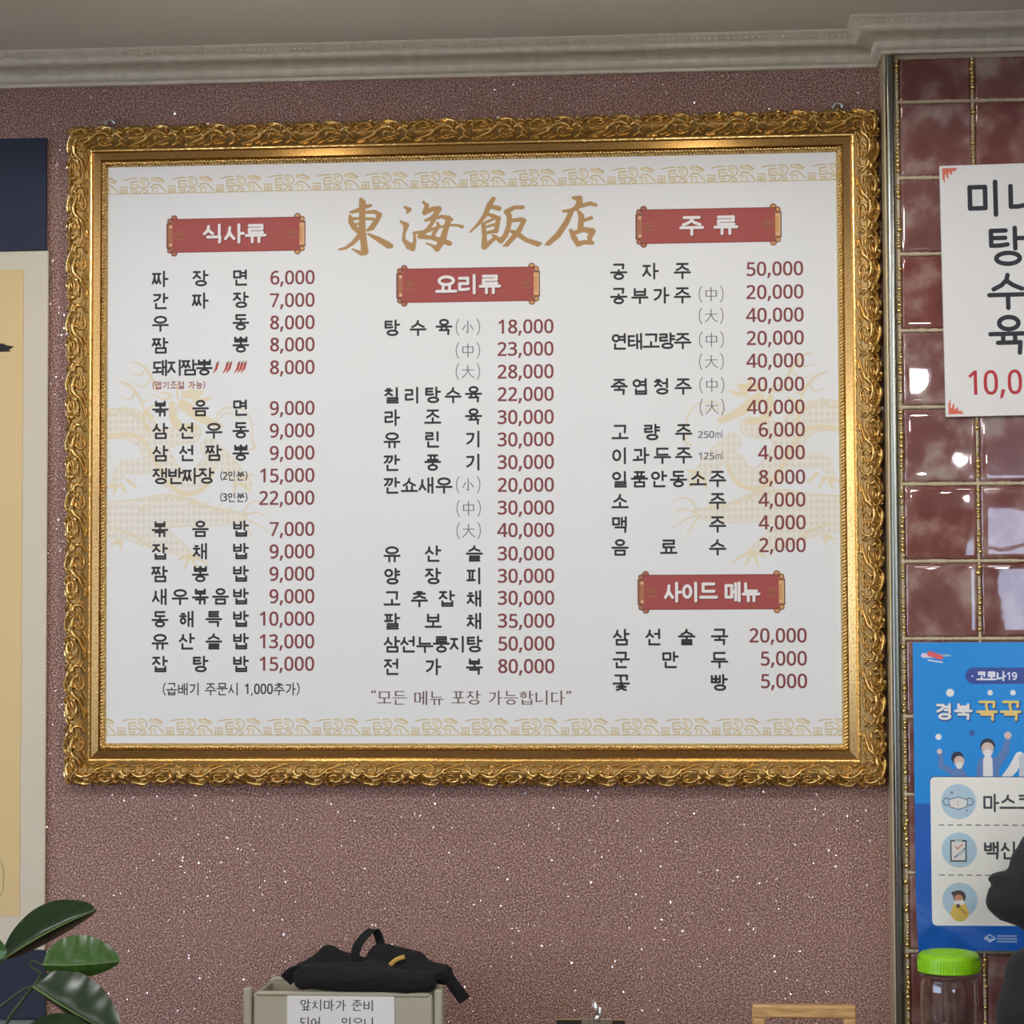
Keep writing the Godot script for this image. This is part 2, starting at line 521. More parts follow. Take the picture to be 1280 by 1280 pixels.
# ------------------------------------------------------------------ tiled pier
func tiled_pier():
	var st := st_new()
	add_box(st, Vector3((PX + 4.5) / 2, 1.14, PZ / 2 - 0.06 - 0.002), Vector3(4.5 - PX, 2.30, PZ + 0.12 - 0.004))
	var pier := structure("wall_pier", st.commit(), M.grout, "projecting wall covered in glazed maroon tiles")
	# narrow face beside the framed menu and the polished corner strip
	st = st_new()
	add_box(st, Vector3(PX - 0.001, 1.118, 0.031), Vector3(0.003, 2.236, 0.062), 0.0006)
	part("side_panel", st.commit(), M.return_face, pier)
	var strip := grid(10, 1, func(i: int, j: int):
		var a := 2.0 * i / 10.0 - 1.0
		return Vector3(PX + 0.0045 + 0.0062 * a, 2.236 * j, 0.0655 + 0.0075 * (1.0 - pow(absf(a), 5.0))))
	part("corner_strip", strip, M.chrome, pier)
	st = st_new()
	add_box(st, Vector3(PX - 0.0014, 1.118, 0.064), Vector3(0.002, 2.236, 0.004), 0.0005)
	part("strip_edge", st.commit(), mat(Color(0.93, 0.88, 0.74), 0.3, 0.5), pier)
	# tiles: pillowed squares with slightly wavy edges
	var rng := RandomNumberGenerator.new()
	rng.seed = 5
	var wav := FastNoiseLite.new()
	wav.frequency = 60.0
	var bow := FastNoiseLite.new()
	bow.frequency = 9.0
	var variants := []
	for vv in 6:
		variants.append(tile_mesh(0.0942, 0.0968, vv, wav, bow))
	var low := tile_mesh(0.0942, 0.0590, 7, wav, bow)
	var rows := [2.2015]
	for r in 15: rows.append(2.1225 - 0.1013 * r)
	var k := 0
	for c in 9:
		for r in rows.size():
			k += 1
			var m: Mesh = low if r == 0 else variants[(c * 5 + r * 3) % 6]
			var pick: int = [1, 0, 2, 3, 2, 2, 3, 0, 3, 1, 2, 0][(r + c * 5) % 12]
			var t := part("tile", m, M.tile[pick], pier, Vector3(0.6275 + 0.0985 * c, rows[r], PZ - 0.003))
			t.rotation = Vector3(rng.randfn(0, 0.003), rng.randfn(0, 0.003), 0)
	# raised gilt joints: uneven beads down the upright joints, thin irregular ridges along the level ones
	for c in 3:
		var sb := st_new()
		var y := 0.9
		while y < 2.228:
			var sz := rng.randf_range(0.55, 1.15)
			var near_joint := absf(fposmod(y - 2.1732 + 0.0506, 0.1013) - 0.0506) < 0.005
			if rng.randf() < (0.9 if c == 0 else 0.8) and not near_joint:
				blob(sb, Vector3(0.5778 + 0.0985 * c + rng.randfn(0, 0.0005), y, PZ + 0.0008), Vector3(0.0031, 0.0036, 0.0029) * sz)
			y += rng.randf_range(0.0052, 0.0085)
		var o := part("gilt_bead_line", sb.commit(), M.gilt_grout, pier)
		o.set_meta("kind", "stuff")
	for r in range(1, 14):
		var yy := 2.1732 - 0.1013 * (r - 1)
		var ridge := grid(90, 6, func(i: int, j: int):
			var xx := PX + 0.012 + 0.0044 * i
			var hw := 0.0025 + 0.0010 * wav.get_noise_2d(xx * 4.0, r * 3.0) + 0.0007 * wav.get_noise_2d(xx * 14.0, r)
			var a := PI * j / 6.0
			return Vector3(xx, yy - hw * cos(a), PZ - 0.0012 + 0.0026 * sin(a)))
		part("joint_ridge", ridge, M.grout, pier)
	for c in 3:
		var ridge2 := grid(6, 240, func(i: int, j: int):
			var yy := 0.86 + 0.00572 * j
			var hw := 0.0020 + 0.0008 * wav.get_noise_2d(yy * 6.0, c * 7.0)
			var a := PI * i / 6.0
			return Vector3(0.5778 + 0.0985 * c - hw * cos(a), yy, PZ - 0.0012 + 0.0022 * sin(a)))
		part("joint_ridge", ridge2, M.grout, pier)

func blob(st: SurfaceTool, c: Vector3, r: Vector3) -> void:
	var s := SphereMesh.new()
	s.radius = 1.0
	s.height = 2.0
	s.radial_segments = 7
	s.rings = 4
	st.append_from(s, 0, Transform3D(Basis.from_scale(r), c))

func tile_mesh(w: float, h: float, s: int, wav: FastNoiseLite, bow: FastNoiseLite) -> ArrayMesh:
	var n := 16
	return grid(n, n, func(i: int, j: int):
		var u := 2.0 * i / n - 1.0
		var v := 2.0 * j / n - 1.0
		u = signf(u) * (1.0 - pow(1.0 - absf(u), 2.3))
		v = signf(v) * (1.0 - pow(1.0 - absf(v), 2.3))
		var e := pow(maxf(absf(u), absf(v)), 60.0)
		var x := u * w / 2 + (wav.get_noise_2d(v * 0.05, s * 3.1) * 0.0007 if absf(u) > 0.95 else 0.0)
		var y := v * h / 2 + (wav.get_noise_2d(u * 0.05, s * 5.7 + 9.0) * 0.0007 if absf(v) > 0.95 else 0.0)
		return Vector3(x, y, 0.0045 * (1.0 - e) - 0.001 + 0.00008 * bow.get_noise_2d(x, y + s * 2.0)))

# ------------------------------------------------------------------ printing: a small canvas in millimetres
class Canvas:
	var w: int
	var h: int
	var k: float
	var buf: PackedByteArray
	func _init(mm_w: float, mm_h: float, per_mm: float, bg: Color):
		k = per_mm
		w = int(round(mm_w * k))
		h = int(round(mm_h * k))
		var im := Image.create(w, h, false, Image.FORMAT_RGB8)
		im.fill(bg)
		buf = im.get_data()
	func put(x: int, y: int, c: Color, a: float) -> void:
		var o := (y * w + x) * 3
		buf[o] = int(lerpf(buf[o], c.r8, a))
		buf[o + 1] = int(lerpf(buf[o + 1], c.g8, a))
		buf[o + 2] = int(lerpf(buf[o + 2], c.b8, a))
	func seg(ax: float, ay: float, ra: float, bx: float, by: float, rb: float, c: Color, lattice := 0.0, c2 := Color.WHITE) -> void:
		ax *= k; ay *= k; bx *= k; by *= k; ra *= k; rb *= k
		var rm := maxf(ra, rb) + 1.0
		var x0 := maxi(0, int(floor(minf(ax, bx) - rm)))
		var x1 := mini(w - 1, int(ceil(maxf(ax, bx) + rm)))
		var y0 := maxi(0, int(floor(minf(ay, by) - rm)))
		var y1 := mini(h - 1, int(ceil(maxf(ay, by) + rm)))
		var dx := bx - ax
		var dy := by - ay
		var l2 := dx * dx + dy * dy
		for y in range(y0, y1 + 1):
			for x in range(x0, x1 + 1):
				var px := x + 0.5 - ax
				var py := y + 0.5 - ay
				var t := 0.0
				if l2 > 0.0: t = clampf((px * dx + py * dy) / l2, 0.0, 1.0)
				var ex := px - dx * t
				var ey := py - dy * t
				var cov := ra + (rb - ra) * t - sqrt(ex * ex + ey * ey) + 0.5
				if cov <= 0.0: continue
				var col := c
				if lattice > 0.0:
					var p := sin((x + y * 0.8) / k * lattice) * sin((x - y * 0.8) / k * lattice)
					if p > 0.22: col = c2
				put(x, y, col, minf(cov, 1.0))
	func path(p: Array, c: Color, lattice := 0.0, c2 := Color.WHITE) -> void:
		# p: [x, y, r, x, y, r, ...]
		var i := 0
		while i + 5 < p.size():
			seg(p[i], p[i + 1], p[i + 2], p[i + 3], p[i + 4], p[i + 5], c, lattice, c2)
			i += 3
	func line(p: Array, r: float, c: Color) -> void:
		for i in p.size() - 1: seg(p[i].x, p[i].y, r, p[i + 1].x, p[i + 1].y, r, c)
	func ell(cx: float, cy: float, rx: float, ry: float, r: float, c: Color, a0 := 0.0, a1 := TAU) -> void:
		var n := 18
		for i in n:
			var a := lerpf(a0, a1, float(i) / n)
			var b := lerpf(a0, a1, float(i + 1) / n)
			seg(cx + rx * cos(a), cy + ry * sin(a), r, cx + rx * cos(b), cy + ry * sin(b), r, c)
	func disc(cx: float, cy: float, r: float, c: Color) -> void:
		seg(cx, cy, r, cx, cy, r, c)
	func rect(x0: float, y0: float, x1: float, y1: float, c: Color) -> void:
		fill([PackedVector2Array([Vector2(x0, y0), Vector2(x1, y0), Vector2(x1, y1), Vector2(x0, y1)])], c)
	func fill(loops: Array, c: Color) -> void:
		# even-odd fill of closed loops, in millimetres
		var ymin := 1e9
		var ymax := -1e9
		for l in loops:
			for p in l:
				ymin = minf(ymin, p.y * k)
				ymax = maxf(ymax, p.y * k)
		for y in range(maxi(0, int(floor(ymin))), mini(h - 1, int(ceil(ymax))) + 1):
			var cov := {}
			for sub in 4:
				var sy := (y + (sub + 0.5) / 4.0) / k
				var xs := []
				for l in loops:
					var n: int = l.size()
					for i in n:
						var a: Vector2 = l[i]
						var b: Vector2 = l[(i + 1) % n]
						if (a.y <= sy) != (b.y <= sy):
							xs.append((a.x + (b.x - a.x) * (sy - a.y) / (b.y - a.y)) * k)
				xs.sort()
				var i2 := 0
				while i2 + 1 < xs.size():
					var xa: float = maxf(xs[i2], 0.0)
					var xb: float = minf(xs[i2 + 1], w)
					var px := int(floor(xa))
					while px < xb and px < w:
						var part_cov := minf(xb, px + 1.0) - maxf(xa, px)
						cov[px] = cov.get(px, 0.0) + part_cov * 0.25
						px += 1
					i2 += 2
			for px in cov: put(px, y, c, minf(1.0, cov[px]))
	func texture() -> ImageTexture:
		return ImageTexture.create_from_image(Image.create_from_data(w, h, false, Image.FORMAT_RGB8, buf))

# Latin letters and figures from the system font, fitted to a width
var fonts := {}
func latin(cv: Canvas, s: String, x_right: float, y_mid: float, height: float, width: float, c: Color, bold := 0.0, face_name := "Droid Sans", weight := 400) -> void:
	var key := face_name + str(weight)
	if not fonts.has(key):
		var f := SystemFont.new()
		f.font_names = PackedStringArray([face_name])
		f.font_weight = weight
		fonts[key] = f
	var ts := TextServerManager.get_primary_interface()
	var rid: RID = fonts[key].get_rids()[0]
	var pen := 0.0
	var shapes := []
	for ch in s:
		var gi := ts.font_get_glyph_index(rid, 64, ch.unicode_at(0), 0)
		shapes.append([pen, ts.font_get_glyph_contours(rid, 64, gi)])
		pen += ts.font_get_glyph_advance(rid, 64, gi).x
	var sy := height / 46.0
	var sx := width / pen
	for sh in shapes:
		var loops := []
		var from := 0
		for e in sh[1].get("contours", []):
			var l := PackedVector2Array()
			for i in range(from, e + 1):
				var q: Vector3 = sh[1].points[i]
				l.append(Vector2(x_right - width + (sh[0] + q.x) * sx, y_mid + height / 2 + q.y * sy))
			from = e + 1
			loops.append(l)
		if loops.is_empty(): continue
		cv.fill(loops, c)
		if bold > 0.0:
			for l in loops:
				for i in l.size():
					var a: Vector2 = l[i]
					var b: Vector2 = l[(i + 1) % l.size()]
					cv.seg(a.x, a.y, bold, b.x, b.y, bold, c)

# Hangul syllables composed from their letters as strokes
const LEADS := "ㄱㄲㄴㄷㄸㄹㅁㅂㅃㅅㅆㅇㅈㅉㅊㅋㅌㅍㅎ"
const VOWELS := "ㅏㅐㅑㅒㅓㅔㅕㅖㅗㅘㅙㅚㅛㅜㅝㅞㅟㅠㅡㅢㅣ"
const TAILS := " ㄱㄲㄳㄴㄵㄶㄷㄹㄺㄻㄼㄽㄾㄿㅀㅁㅂㅄㅅㅆㅇㅈㅊㅋㅌㅍㅎ"

func letter(c: String, b: Rect2, slot: int) -> Array:
	# strokes of a consonant inside box b; slot 0: beside an upright vowel, 1: above a level vowel, 2: closing
	var twin: Dictionary = {"ㄲ": "ㄱ", "ㄸ": "ㄷ", "ㅃ": "ㅂ", "ㅆ": "ㅅ", "ㅉ": "ㅈ"}
	if twin.has(c):
		var hw := b.size.x * 0.47
		return letter(twin[c], Rect2(b.position, Vector2(hw, b.size.y)), slot) + letter(twin[c], Rect2(b.position + Vector2(b.size.x - hw, 0), Vector2(hw, b.size.y)), slot)
	var s := []
	match c:
		"ㄱ": s = [[0.05, 0, 0.95, 0, 0.88, 0.38, 0.62, 0.74, 0.08, 1]] if slot == 0 else [[0, 0, 1, 0, 0.96, 1]]
		"ㄴ": s = [[0.04, 0, 0.04, 0.97, 0.55, 0.97, 1.05, 0.9]] if slot == 0 else [[0, 0, 0, 1, 1, 1]]
		"ㄷ": s = [[0.95, 0, 0.04, 0, 0.04, 0.98, 0.6, 0.98, 1.05, 0.92]] if slot == 0 else [[1, 0, 0, 0, 0, 1, 1, 1]]
		"ㄹ": s = [[0, 0, 0.95, 0, 0.95, 0.48, 0.03, 0.48, 0.03, 1, 0.6, 1, 1.04, 0.95]] if slot == 0 else [[0, 0, 1, 0, 1, 0.5, 0, 0.5, 0, 1, 1.04, 1]]
		"ㅁ": s = [[0, 0, 1, 0, 1, 1, 0, 1, 0, 0]]
		"ㅂ": s = [[0, 0, 0, 1, 1, 1, 1, 0], [0, 0.48, 1, 0.48]]
		"ㅅ": s = [[0.5, 0, 0.46, 0.36, 0.28, 0.72, 0, 1], [0.47, 0.42, 0.68, 0.72, 1, 1]]
		"ㅈ": s = [[0.05, 0, 0.95, 0], [0.55, 0, 0.48, 0.42, 0.28, 0.75, 0, 1], [0.5, 0.45, 0.7, 0.75, 1, 1]]
		"ㅊ": s = [[0.3, 0, 0.7, 0], [0.02, 0.26, 0.98, 0.26], [0.54, 0.26, 0.46, 0.58, 0.28, 0.82, 0, 1], [0.5, 0.58, 0.7, 0.82, 1, 1]]
		"ㅋ": s = [[0.05, 0, 0.95, 0, 0.88, 0.38, 0.62, 0.74, 0.08, 1], [0.05, 0.46, 0.86, 0.42]] if slot == 0 else [[0, 0, 1, 0, 0.96, 1], [0, 0.5, 0.97, 0.5]]
		"ㅌ": s = [[0.95, 0, 0.04, 0, 0.04, 0.98, 0.6, 0.98, 1.05, 0.92], [0.04, 0.48, 0.92, 0.48]] if slot == 0 else [[1, 0, 0, 0, 0, 1, 1, 1], [0, 0.5, 0.95, 0.5]]
		"ㅍ": s = [[0, 0, 1, 0], [0.27, 0, 0.31, 1], [0.73, 0, 0.69, 1], [-0.04, 1, 1.04, 0.98]]
		"ㅎ": s = [[0.28, 0, 0.72, 0], [0, 0.24, 1, 0.24]]
	var ring := Rect2()
	if c == "ㅇ": ring = b
	if c == "ㅎ": ring = Rect2(b.position + b.size * Vector2(0.12, 0.46), b.size * Vector2(0.76, 0.54))
	var out := []
	for st in s:
		var l := []
		for i in range(0, st.size(), 2): l.append(b.position + b.size * Vector2(st[i], st[i + 1]))
		out.append(l)
	if ring.size.x > 0.0:
		var l := []
		for i in 19: l.append(ring.get_center() + ring.size * 0.5 * Vector2(sin(TAU * i / 18.0), -cos(TAU * i / 18.0)))
		out.append(l)
	return out

func syllable(ch: String) -> Array:
	var cp := ch.unicode_at(0)
	if ch == "小": return [[Vector2(.5, .05), Vector2(.5, .9), Vector2(.38, .82)], [Vector2(.3, .35), Vector2(.1, .68)], [Vector2(.68, .35), Vector2(.9, .66)]]
	if ch == "中": return [[Vector2(.12, .25), Vector2(.88, .25), Vector2(.88, .65), Vector2(.12, .65), Vector2(.12, .25)], [Vector2(.5, .03), Vector2(.5, .97)]]
	if ch == "大": return [[Vector2(.06, .38), Vector2(.94, .38)], [Vector2(.5, .05), Vector2(.48, .45), Vector2(.32, .72), Vector2(.06, .94)], [Vector2(.5, .42), Vector2(.68, .74), Vector2(.96, .94)]]
	if cp < 0xAC00 or cp > 0xD7A3: return []
	var idx := cp - 0xAC00
	var lead := LEADS[idx / 588]
	var vow := VOWELS[(idx % 588) / 28]
	var t := idx % 28
	var out := []
	var wide := vow in "ㅐㅔㅒㅖㅙ"
	if vow in "ㅏㅐㅑㅓㅔㅕㅣ":
		var y0 := 0.02
		var y1 := 0.56 if t else 0.98
		var lb := Rect2(0.05, 0.08, 0.45, 0.40) if t else Rect2(0.05, 0.16, 0.46, 0.62)
		if wide: lb.size.x -= 0.07
		if lead in "ㄲㅃㅉㄸㅆ": lb = Rect2(0.0, lb.position.y, lb.size.x + 0.07, lb.size.y)
		if vow in "ㅓㅕㅔ": lb.size.x -= 0.03
		if lead == "ㅅ" or lead == "ㅈ" or lead == "ㅉ": lb.position.x -= 0.03
		out += letter(lead, lb, 0)
		var m := (y0 + y1) * 0.5
		match vow:
			"ㅏ": out += [[Vector2(.74, y0), Vector2(.74, y1)], [Vector2(.74, m), Vector2(.98, m)]]
			"ㅑ": out += [[Vector2(.74, y0), Vector2(.74, y1)], [Vector2(.74, m - .1), Vector2(.98, m - .1)], [Vector2(.74, m + .1), Vector2(.98, m + .1)]]
			"ㅓ": out += [[Vector2(.84, y0), Vector2(.84, y1)], [Vector2(.56, m), Vector2(.84, m)]]
			"ㅕ": out += [[Vector2(.84, y0), Vector2(.84, y1)], [Vector2(.54, m - .1), Vector2(.84, m - .1)], [Vector2(.54, m + .1), Vector2(.84, m + .1)]]
			"ㅣ": out += [[Vector2(.82, y0), Vector2(.82, y1)]]
			"ㅐ": out += [[Vector2(.62, y0 + .04), Vector2(.62, y1 - .04)], [Vector2(.88, y0), Vector2(.88, y1)], [Vector2(.62, m), Vector2(.88, m)]]
			"ㅔ": out += [[Vector2(.66, y0 + .04), Vector2(.66, y1 - .04)], [Vector2(.88, y0), Vector2(.88, y1)], [Vector2(.48, m), Vector2(.66, m)]]
		if t: out += letter(TAILS[t], Rect2(0.2, 0.67, 0.66, 0.29), 2)
	elif vow in "ㅗㅛㅜㅠㅡ":
		var lb := Rect2(0.2, 0.04, 0.6, 0.29) if t else Rect2(0.16, 0.07, 0.68, 0.43)
		if lead in "ㅅㅈㅊㅇ": lb = lb.grow_individual(0.04, 0.0, 0.04, 0.0)
		if lead == "ㅇ" and t: lb = Rect2(0.24, 0.02, 0.52, 0.32)
		if lead in "ㅃㄲㅉ": lb = lb.grow_individual(0.08, 0.0, 0.08, 0.0)
		if vow in "ㅜㅠㅡ" and not t: lb.size.y -= 0.04
		if vow in "ㅗㅛ" and t: lb.size.y -= 0.03
		out += letter(lead, lb, 1)
		if t:
			match vow:
				"ㅗ": out += [[Vector2(.0, .55), Vector2(1., .55)], [Vector2(.5, .40), Vector2(.5, .55)]]
				"ㅛ": out += [[Vector2(.0, .55), Vector2(1., .55)], [Vector2(.34, .40), Vector2(.34, .55)], [Vector2(.66, .40), Vector2(.66, .55)]]
				"ㅜ": out += [[Vector2(.0, .46), Vector2(1., .46)], [Vector2(.5, .46), Vector2(.5, .62)]]
				"ㅠ": out += [[Vector2(.0, .46), Vector2(1., .46)], [Vector2(.34, .46), Vector2(.34, .62)], [Vector2(.66, .46), Vector2(.66, .62)]]
				"ㅡ": out += [[Vector2(.0, .51), Vector2(1., .51)]]
			var tb := Rect2(0.2, 0.69, 0.6, 0.27)
			if TAILS[t] in "ㅇ": tb = Rect2(0.22, 0.66, 0.56, 0.31)
			out += letter(TAILS[t], tb, 2)
		else:
			match vow:
				"ㅗ": out += [[Vector2(.0, .86), Vector2(1., .86)], [Vector2(.5, .56), Vector2(.5, .86)]]
				"ㅛ": out += [[Vector2(.0, .86), Vector2(1., .86)], [Vector2(.33, .56), Vector2(.33, .86)], [Vector2(.67, .56), Vector2(.67, .86)]]
				"ㅜ": out += [[Vector2(.0, .62), Vector2(1., .62)], [Vector2(.5, .62), Vector2(.5, .99)]]
				"ㅠ": out += [[Vector2(.0, .62), Vector2(1., .62)], [Vector2(.32, .62), Vector2(.32, .98)], [Vector2(.68, .62), Vector2(.68, .98)]]
				"ㅡ": out += [[Vector2(.0, .78), Vector2(1., .78)]]
	else: # ㅘ ㅙ ㅚ
		out += letter(lead, Rect2(0.08, 0.14, 0.42, 0.36), 1)
		out += [[Vector2(.28, .56), Vector2(.28, .78)], [Vector2(.0, .79), Vector2(.58, .76)]]
		if vow == "ㅘ": out += [[Vector2(.74, .02), Vector2(.74, .98)], [Vector2(.74, .46), Vector2(.98, .46)]]
		if vow == "ㅙ": out += [[Vector2(.66, .05), Vector2(.66, .94)], [Vector2(.88, .02), Vector2(.88, .98)], [Vector2(.66, .46), Vector2(.88, .46)]]
		if vow == "ㅚ": out += [[Vector2(.82, .02), Vector2(.82, .98)]]
	return out

func glyph(cv: Canvas, ch: String, cx: float, cy: float, w: float, h: float, rv: float, c: Color, rh := -1.0) -> void:
	if rh < 0.0: rh = rv
	for st in syllable(ch):
		for i in st.size() - 1:
			var a: Vector2 = Vector2(cx, cy) + (st[i] - Vector2(0.5, 0.5)) * Vector2(w, h)
			var b: Vector2 = Vector2(cx, cy) + (st[i + 1] - Vector2(0.5, 0.5)) * Vector2(w, h)
			var d := (b - a).abs()
			var r: float = lerpf(rh, rv, d.y / maxf(1e-6, d.x + d.y))
			cv.seg(a.x, a.y, r, b.x, b.y, r, c)

func spread(cv: Canvas, s: String, x0: float, x1: float, y: float, w: float, h: float, r: float, c: Color, rh := -1.0) -> void:
	var n := s.length()
	for i in n:
		var x := x0 if n == 1 else lerpf(x0, x1, float(i) / (n - 1))
		if s[i] == "(" or s[i] == ")":
			var sg := 1.0 if s[i] == "(" else -1.0
			cv.ell(x + sg * h * 0.62, y, h * 0.62, h * 0.72, r * 0.8, c, PI - 0.75 if sg > 0 else -0.75, PI + 0.75 if sg > 0 else 0.75)
		else:
			glyph(cv, s[i], x, y, w, h, r, c, rh)

func run(cv: Canvas, s: String, x0: float, x1: float, y: float, h: float, r: float, c: Color, rh := -1.0) -> void:
	# mixed text set between x0 and x1: Hangul counts 1, a space 0.4, a figure 0.58
	var adv := func(ch: String) -> float:
		if ch == " ": return 0.38
		if ch == "," : return 0.28
		if ch in "()": return 0.34
		if ch in "“”": return 0.42
		if ch in "0123456789": return 0.56
		return 1.0
	var total := 0.0
	for ch in s: total += adv.call(ch)
	var u := (x1 - x0) / total
	var pen := x0
	for ch in s:
		var a: float = adv.call(ch) * u
		if ch in "0123456789": latin(cv, ch, pen + a, y - h * 0.02, h * 0.82, a, c, r * 0.25)
		elif ch == ",": cv.seg(pen + a * 0.55, y + h * 0.36, r, pen + a * 0.3, y + h * 0.54, r * 0.8, c)
		elif ch in "()": spread(cv, ch, pen + a * (0.35 if ch == "(" else 0.65), 0, y, a, h, r, c)
		elif ch in "“”":
			for q in 2:
				var x := pen + a * (0.3 + 0.4 * q)
				cv.seg(x, y - h * 0.42, r * 1.3, x + (0.06 if ch == "“" else -0.06) * h, y - h * (0.54 if ch == "“" else 0.28), r * 0.5, c)
		elif ch != " ": glyph(cv, ch, pen + a * 0.5, y, a * 0.88, h, r, c, rh)
		pen += a

# ------------------------------------------------------------------ the printed menu, in millimetres from its top left corner
# name, first and last letter centre, line; price, right edge, line
const ROWS := [
	["짜장면",73.8,186.3,156.6,"6,000",289.9,157.3],
	["간짜장",73.9,186.4,187.5,"7,000",289.8,188.5],
	["우동",74,186.4,218.1,"8,000",289.8,219.4],
	["짬뽕",74.1,186.5,249,"8,000",289.8,249.8],
	["돼지짬뽕",74.2,135.7,279.9,"8,000",289.7,281.2],
	["볶음면",74.3,186.6,336.3,"9,000",289.7,337.3],
	["삼선우동",74.4,186.6,367.2,"9,000",289.6,368.1],
	["삼선짬뽕",74.6,186.7,398.1,"9,000",289.6,398.8],
	["쟁반짜장",74.7,138.9,429.5,"15,000",289.6,429.7],
	["",0,0,0,"22,000",289.5,460.7],
	["볶음밥",74.3,186.9,502.5,"7,000",289.5,503.2],
	["잡채밥",74.4,186.9,533.2,"9,000",289.5,533.8],
	["짬뽕밥",74.5,186.9,564.1,"9,000",289.4,564.3],
	["새우볶음밥",74.6,187,595.2,"9,000",289.4,595.1],
	["동해특밥",74.7,187,625.9,"10,000",289.4,625.6],
	["유산슬밥",74.9,187.1,656.5,"13,000",289.3,656.6],
	["잡탕밥",75,187.1,687.5,"15,000",289.3,687.1],
	["탕수육",396,467.6,229.3,"18,000",618.1,229.8],
	["",0,0,0,"23,000",618,260.3],
	["",0,0,0,"28,000",617.9,291.3],
	["칠리탕수육",395.9,507.8,322,"22,000",617.9,322.1],
	["라조육",395.8,507.7,352.3,"30,000",617.8,353.3],
	["유린기",395.8,507.6,382.9,"30,000",617.7,383.7],
	["깐풍기",395.7,507.5,414.3,"30,000",617.7,414.6],
	["깐쇼새우",395.7,467,445.2,"20,000",617.6,445.6],
	["",0,0,0,"30,000",617.5,476.5],
	["",0,0,0,"40,000",617.4,506.9],
	["유산슬",395.5,508.2,538.5,"30,000",617.4,538.7],
	["양장피",395.5,508.1,569,"30,000",617.3,569],
	["고추잡채",395.4,508,599.6,"30,000",617.2,598.8],
	["팔보채",395.4,507.9,630.1,"35,000",617.2,629.7],
	["삼선누룽지탕",395.3,507.8,661.4,"50,000",617.1,660.4],
	["전가복",395.3,507.7,691.8,"80,000",617,691.1],
	["공자주",706.4,792.5,157.1,"50,000",955.7,156.3],
	["공부가주",706.1,792.3,190.3,"20,000",955.7,187.8],
	["",0,0,0,"40,000",955.7,219],
	["연태고량주",706.9,792.3,252.5,"20,000",955.6,250.2],
	["",0,0,0,"40,000",955.6,280.9],
	["죽엽청주",706,792.4,314.2,"20,000",955.6,312.8],
	["",0,0,0,"40,000",955.6,343.6],
	["고량주",706.7,792.6,376.1,"6,000",955.6,374.1],
	["이과두주",706.5,792.3,407.6,"4,000",955.5,405],
	["일품안동소주",706.3,837.6,439.7,"8,000",955.5,438.1],
	["소주",706.1,837.4,469.7,"4,000",955.5,468.5],
	["맥주",705.9,837.1,501,"4,000",955.5,499.2],
	["음료수",705.7,836.8,531.8,"2,000",955.4,529.7],
	["삼선술국",706.6,838.4,652.7,"20,000",955.4,650.7],
	["군만두",706.4,838.1,683.2,"5,000",955.3,681.4],
	["꽃빵",706.2,837.9,713.8,"5,000",955.3,711.6],
]
const SIZES := [
	["小",500.3,229.8],
	["中",500.2,261.6],
	["大",500.1,290.6],
	["小",500,445.1],
	["中",500.5,477.2],
	["大",500.4,507.6],
	["中",831,189.8],
	["大",830.7,219.2],
	["中",830.9,251.8],
	["大",830.6,281.4],
	["中",830.9,313.3],
	["大",830.9,343.2],
]

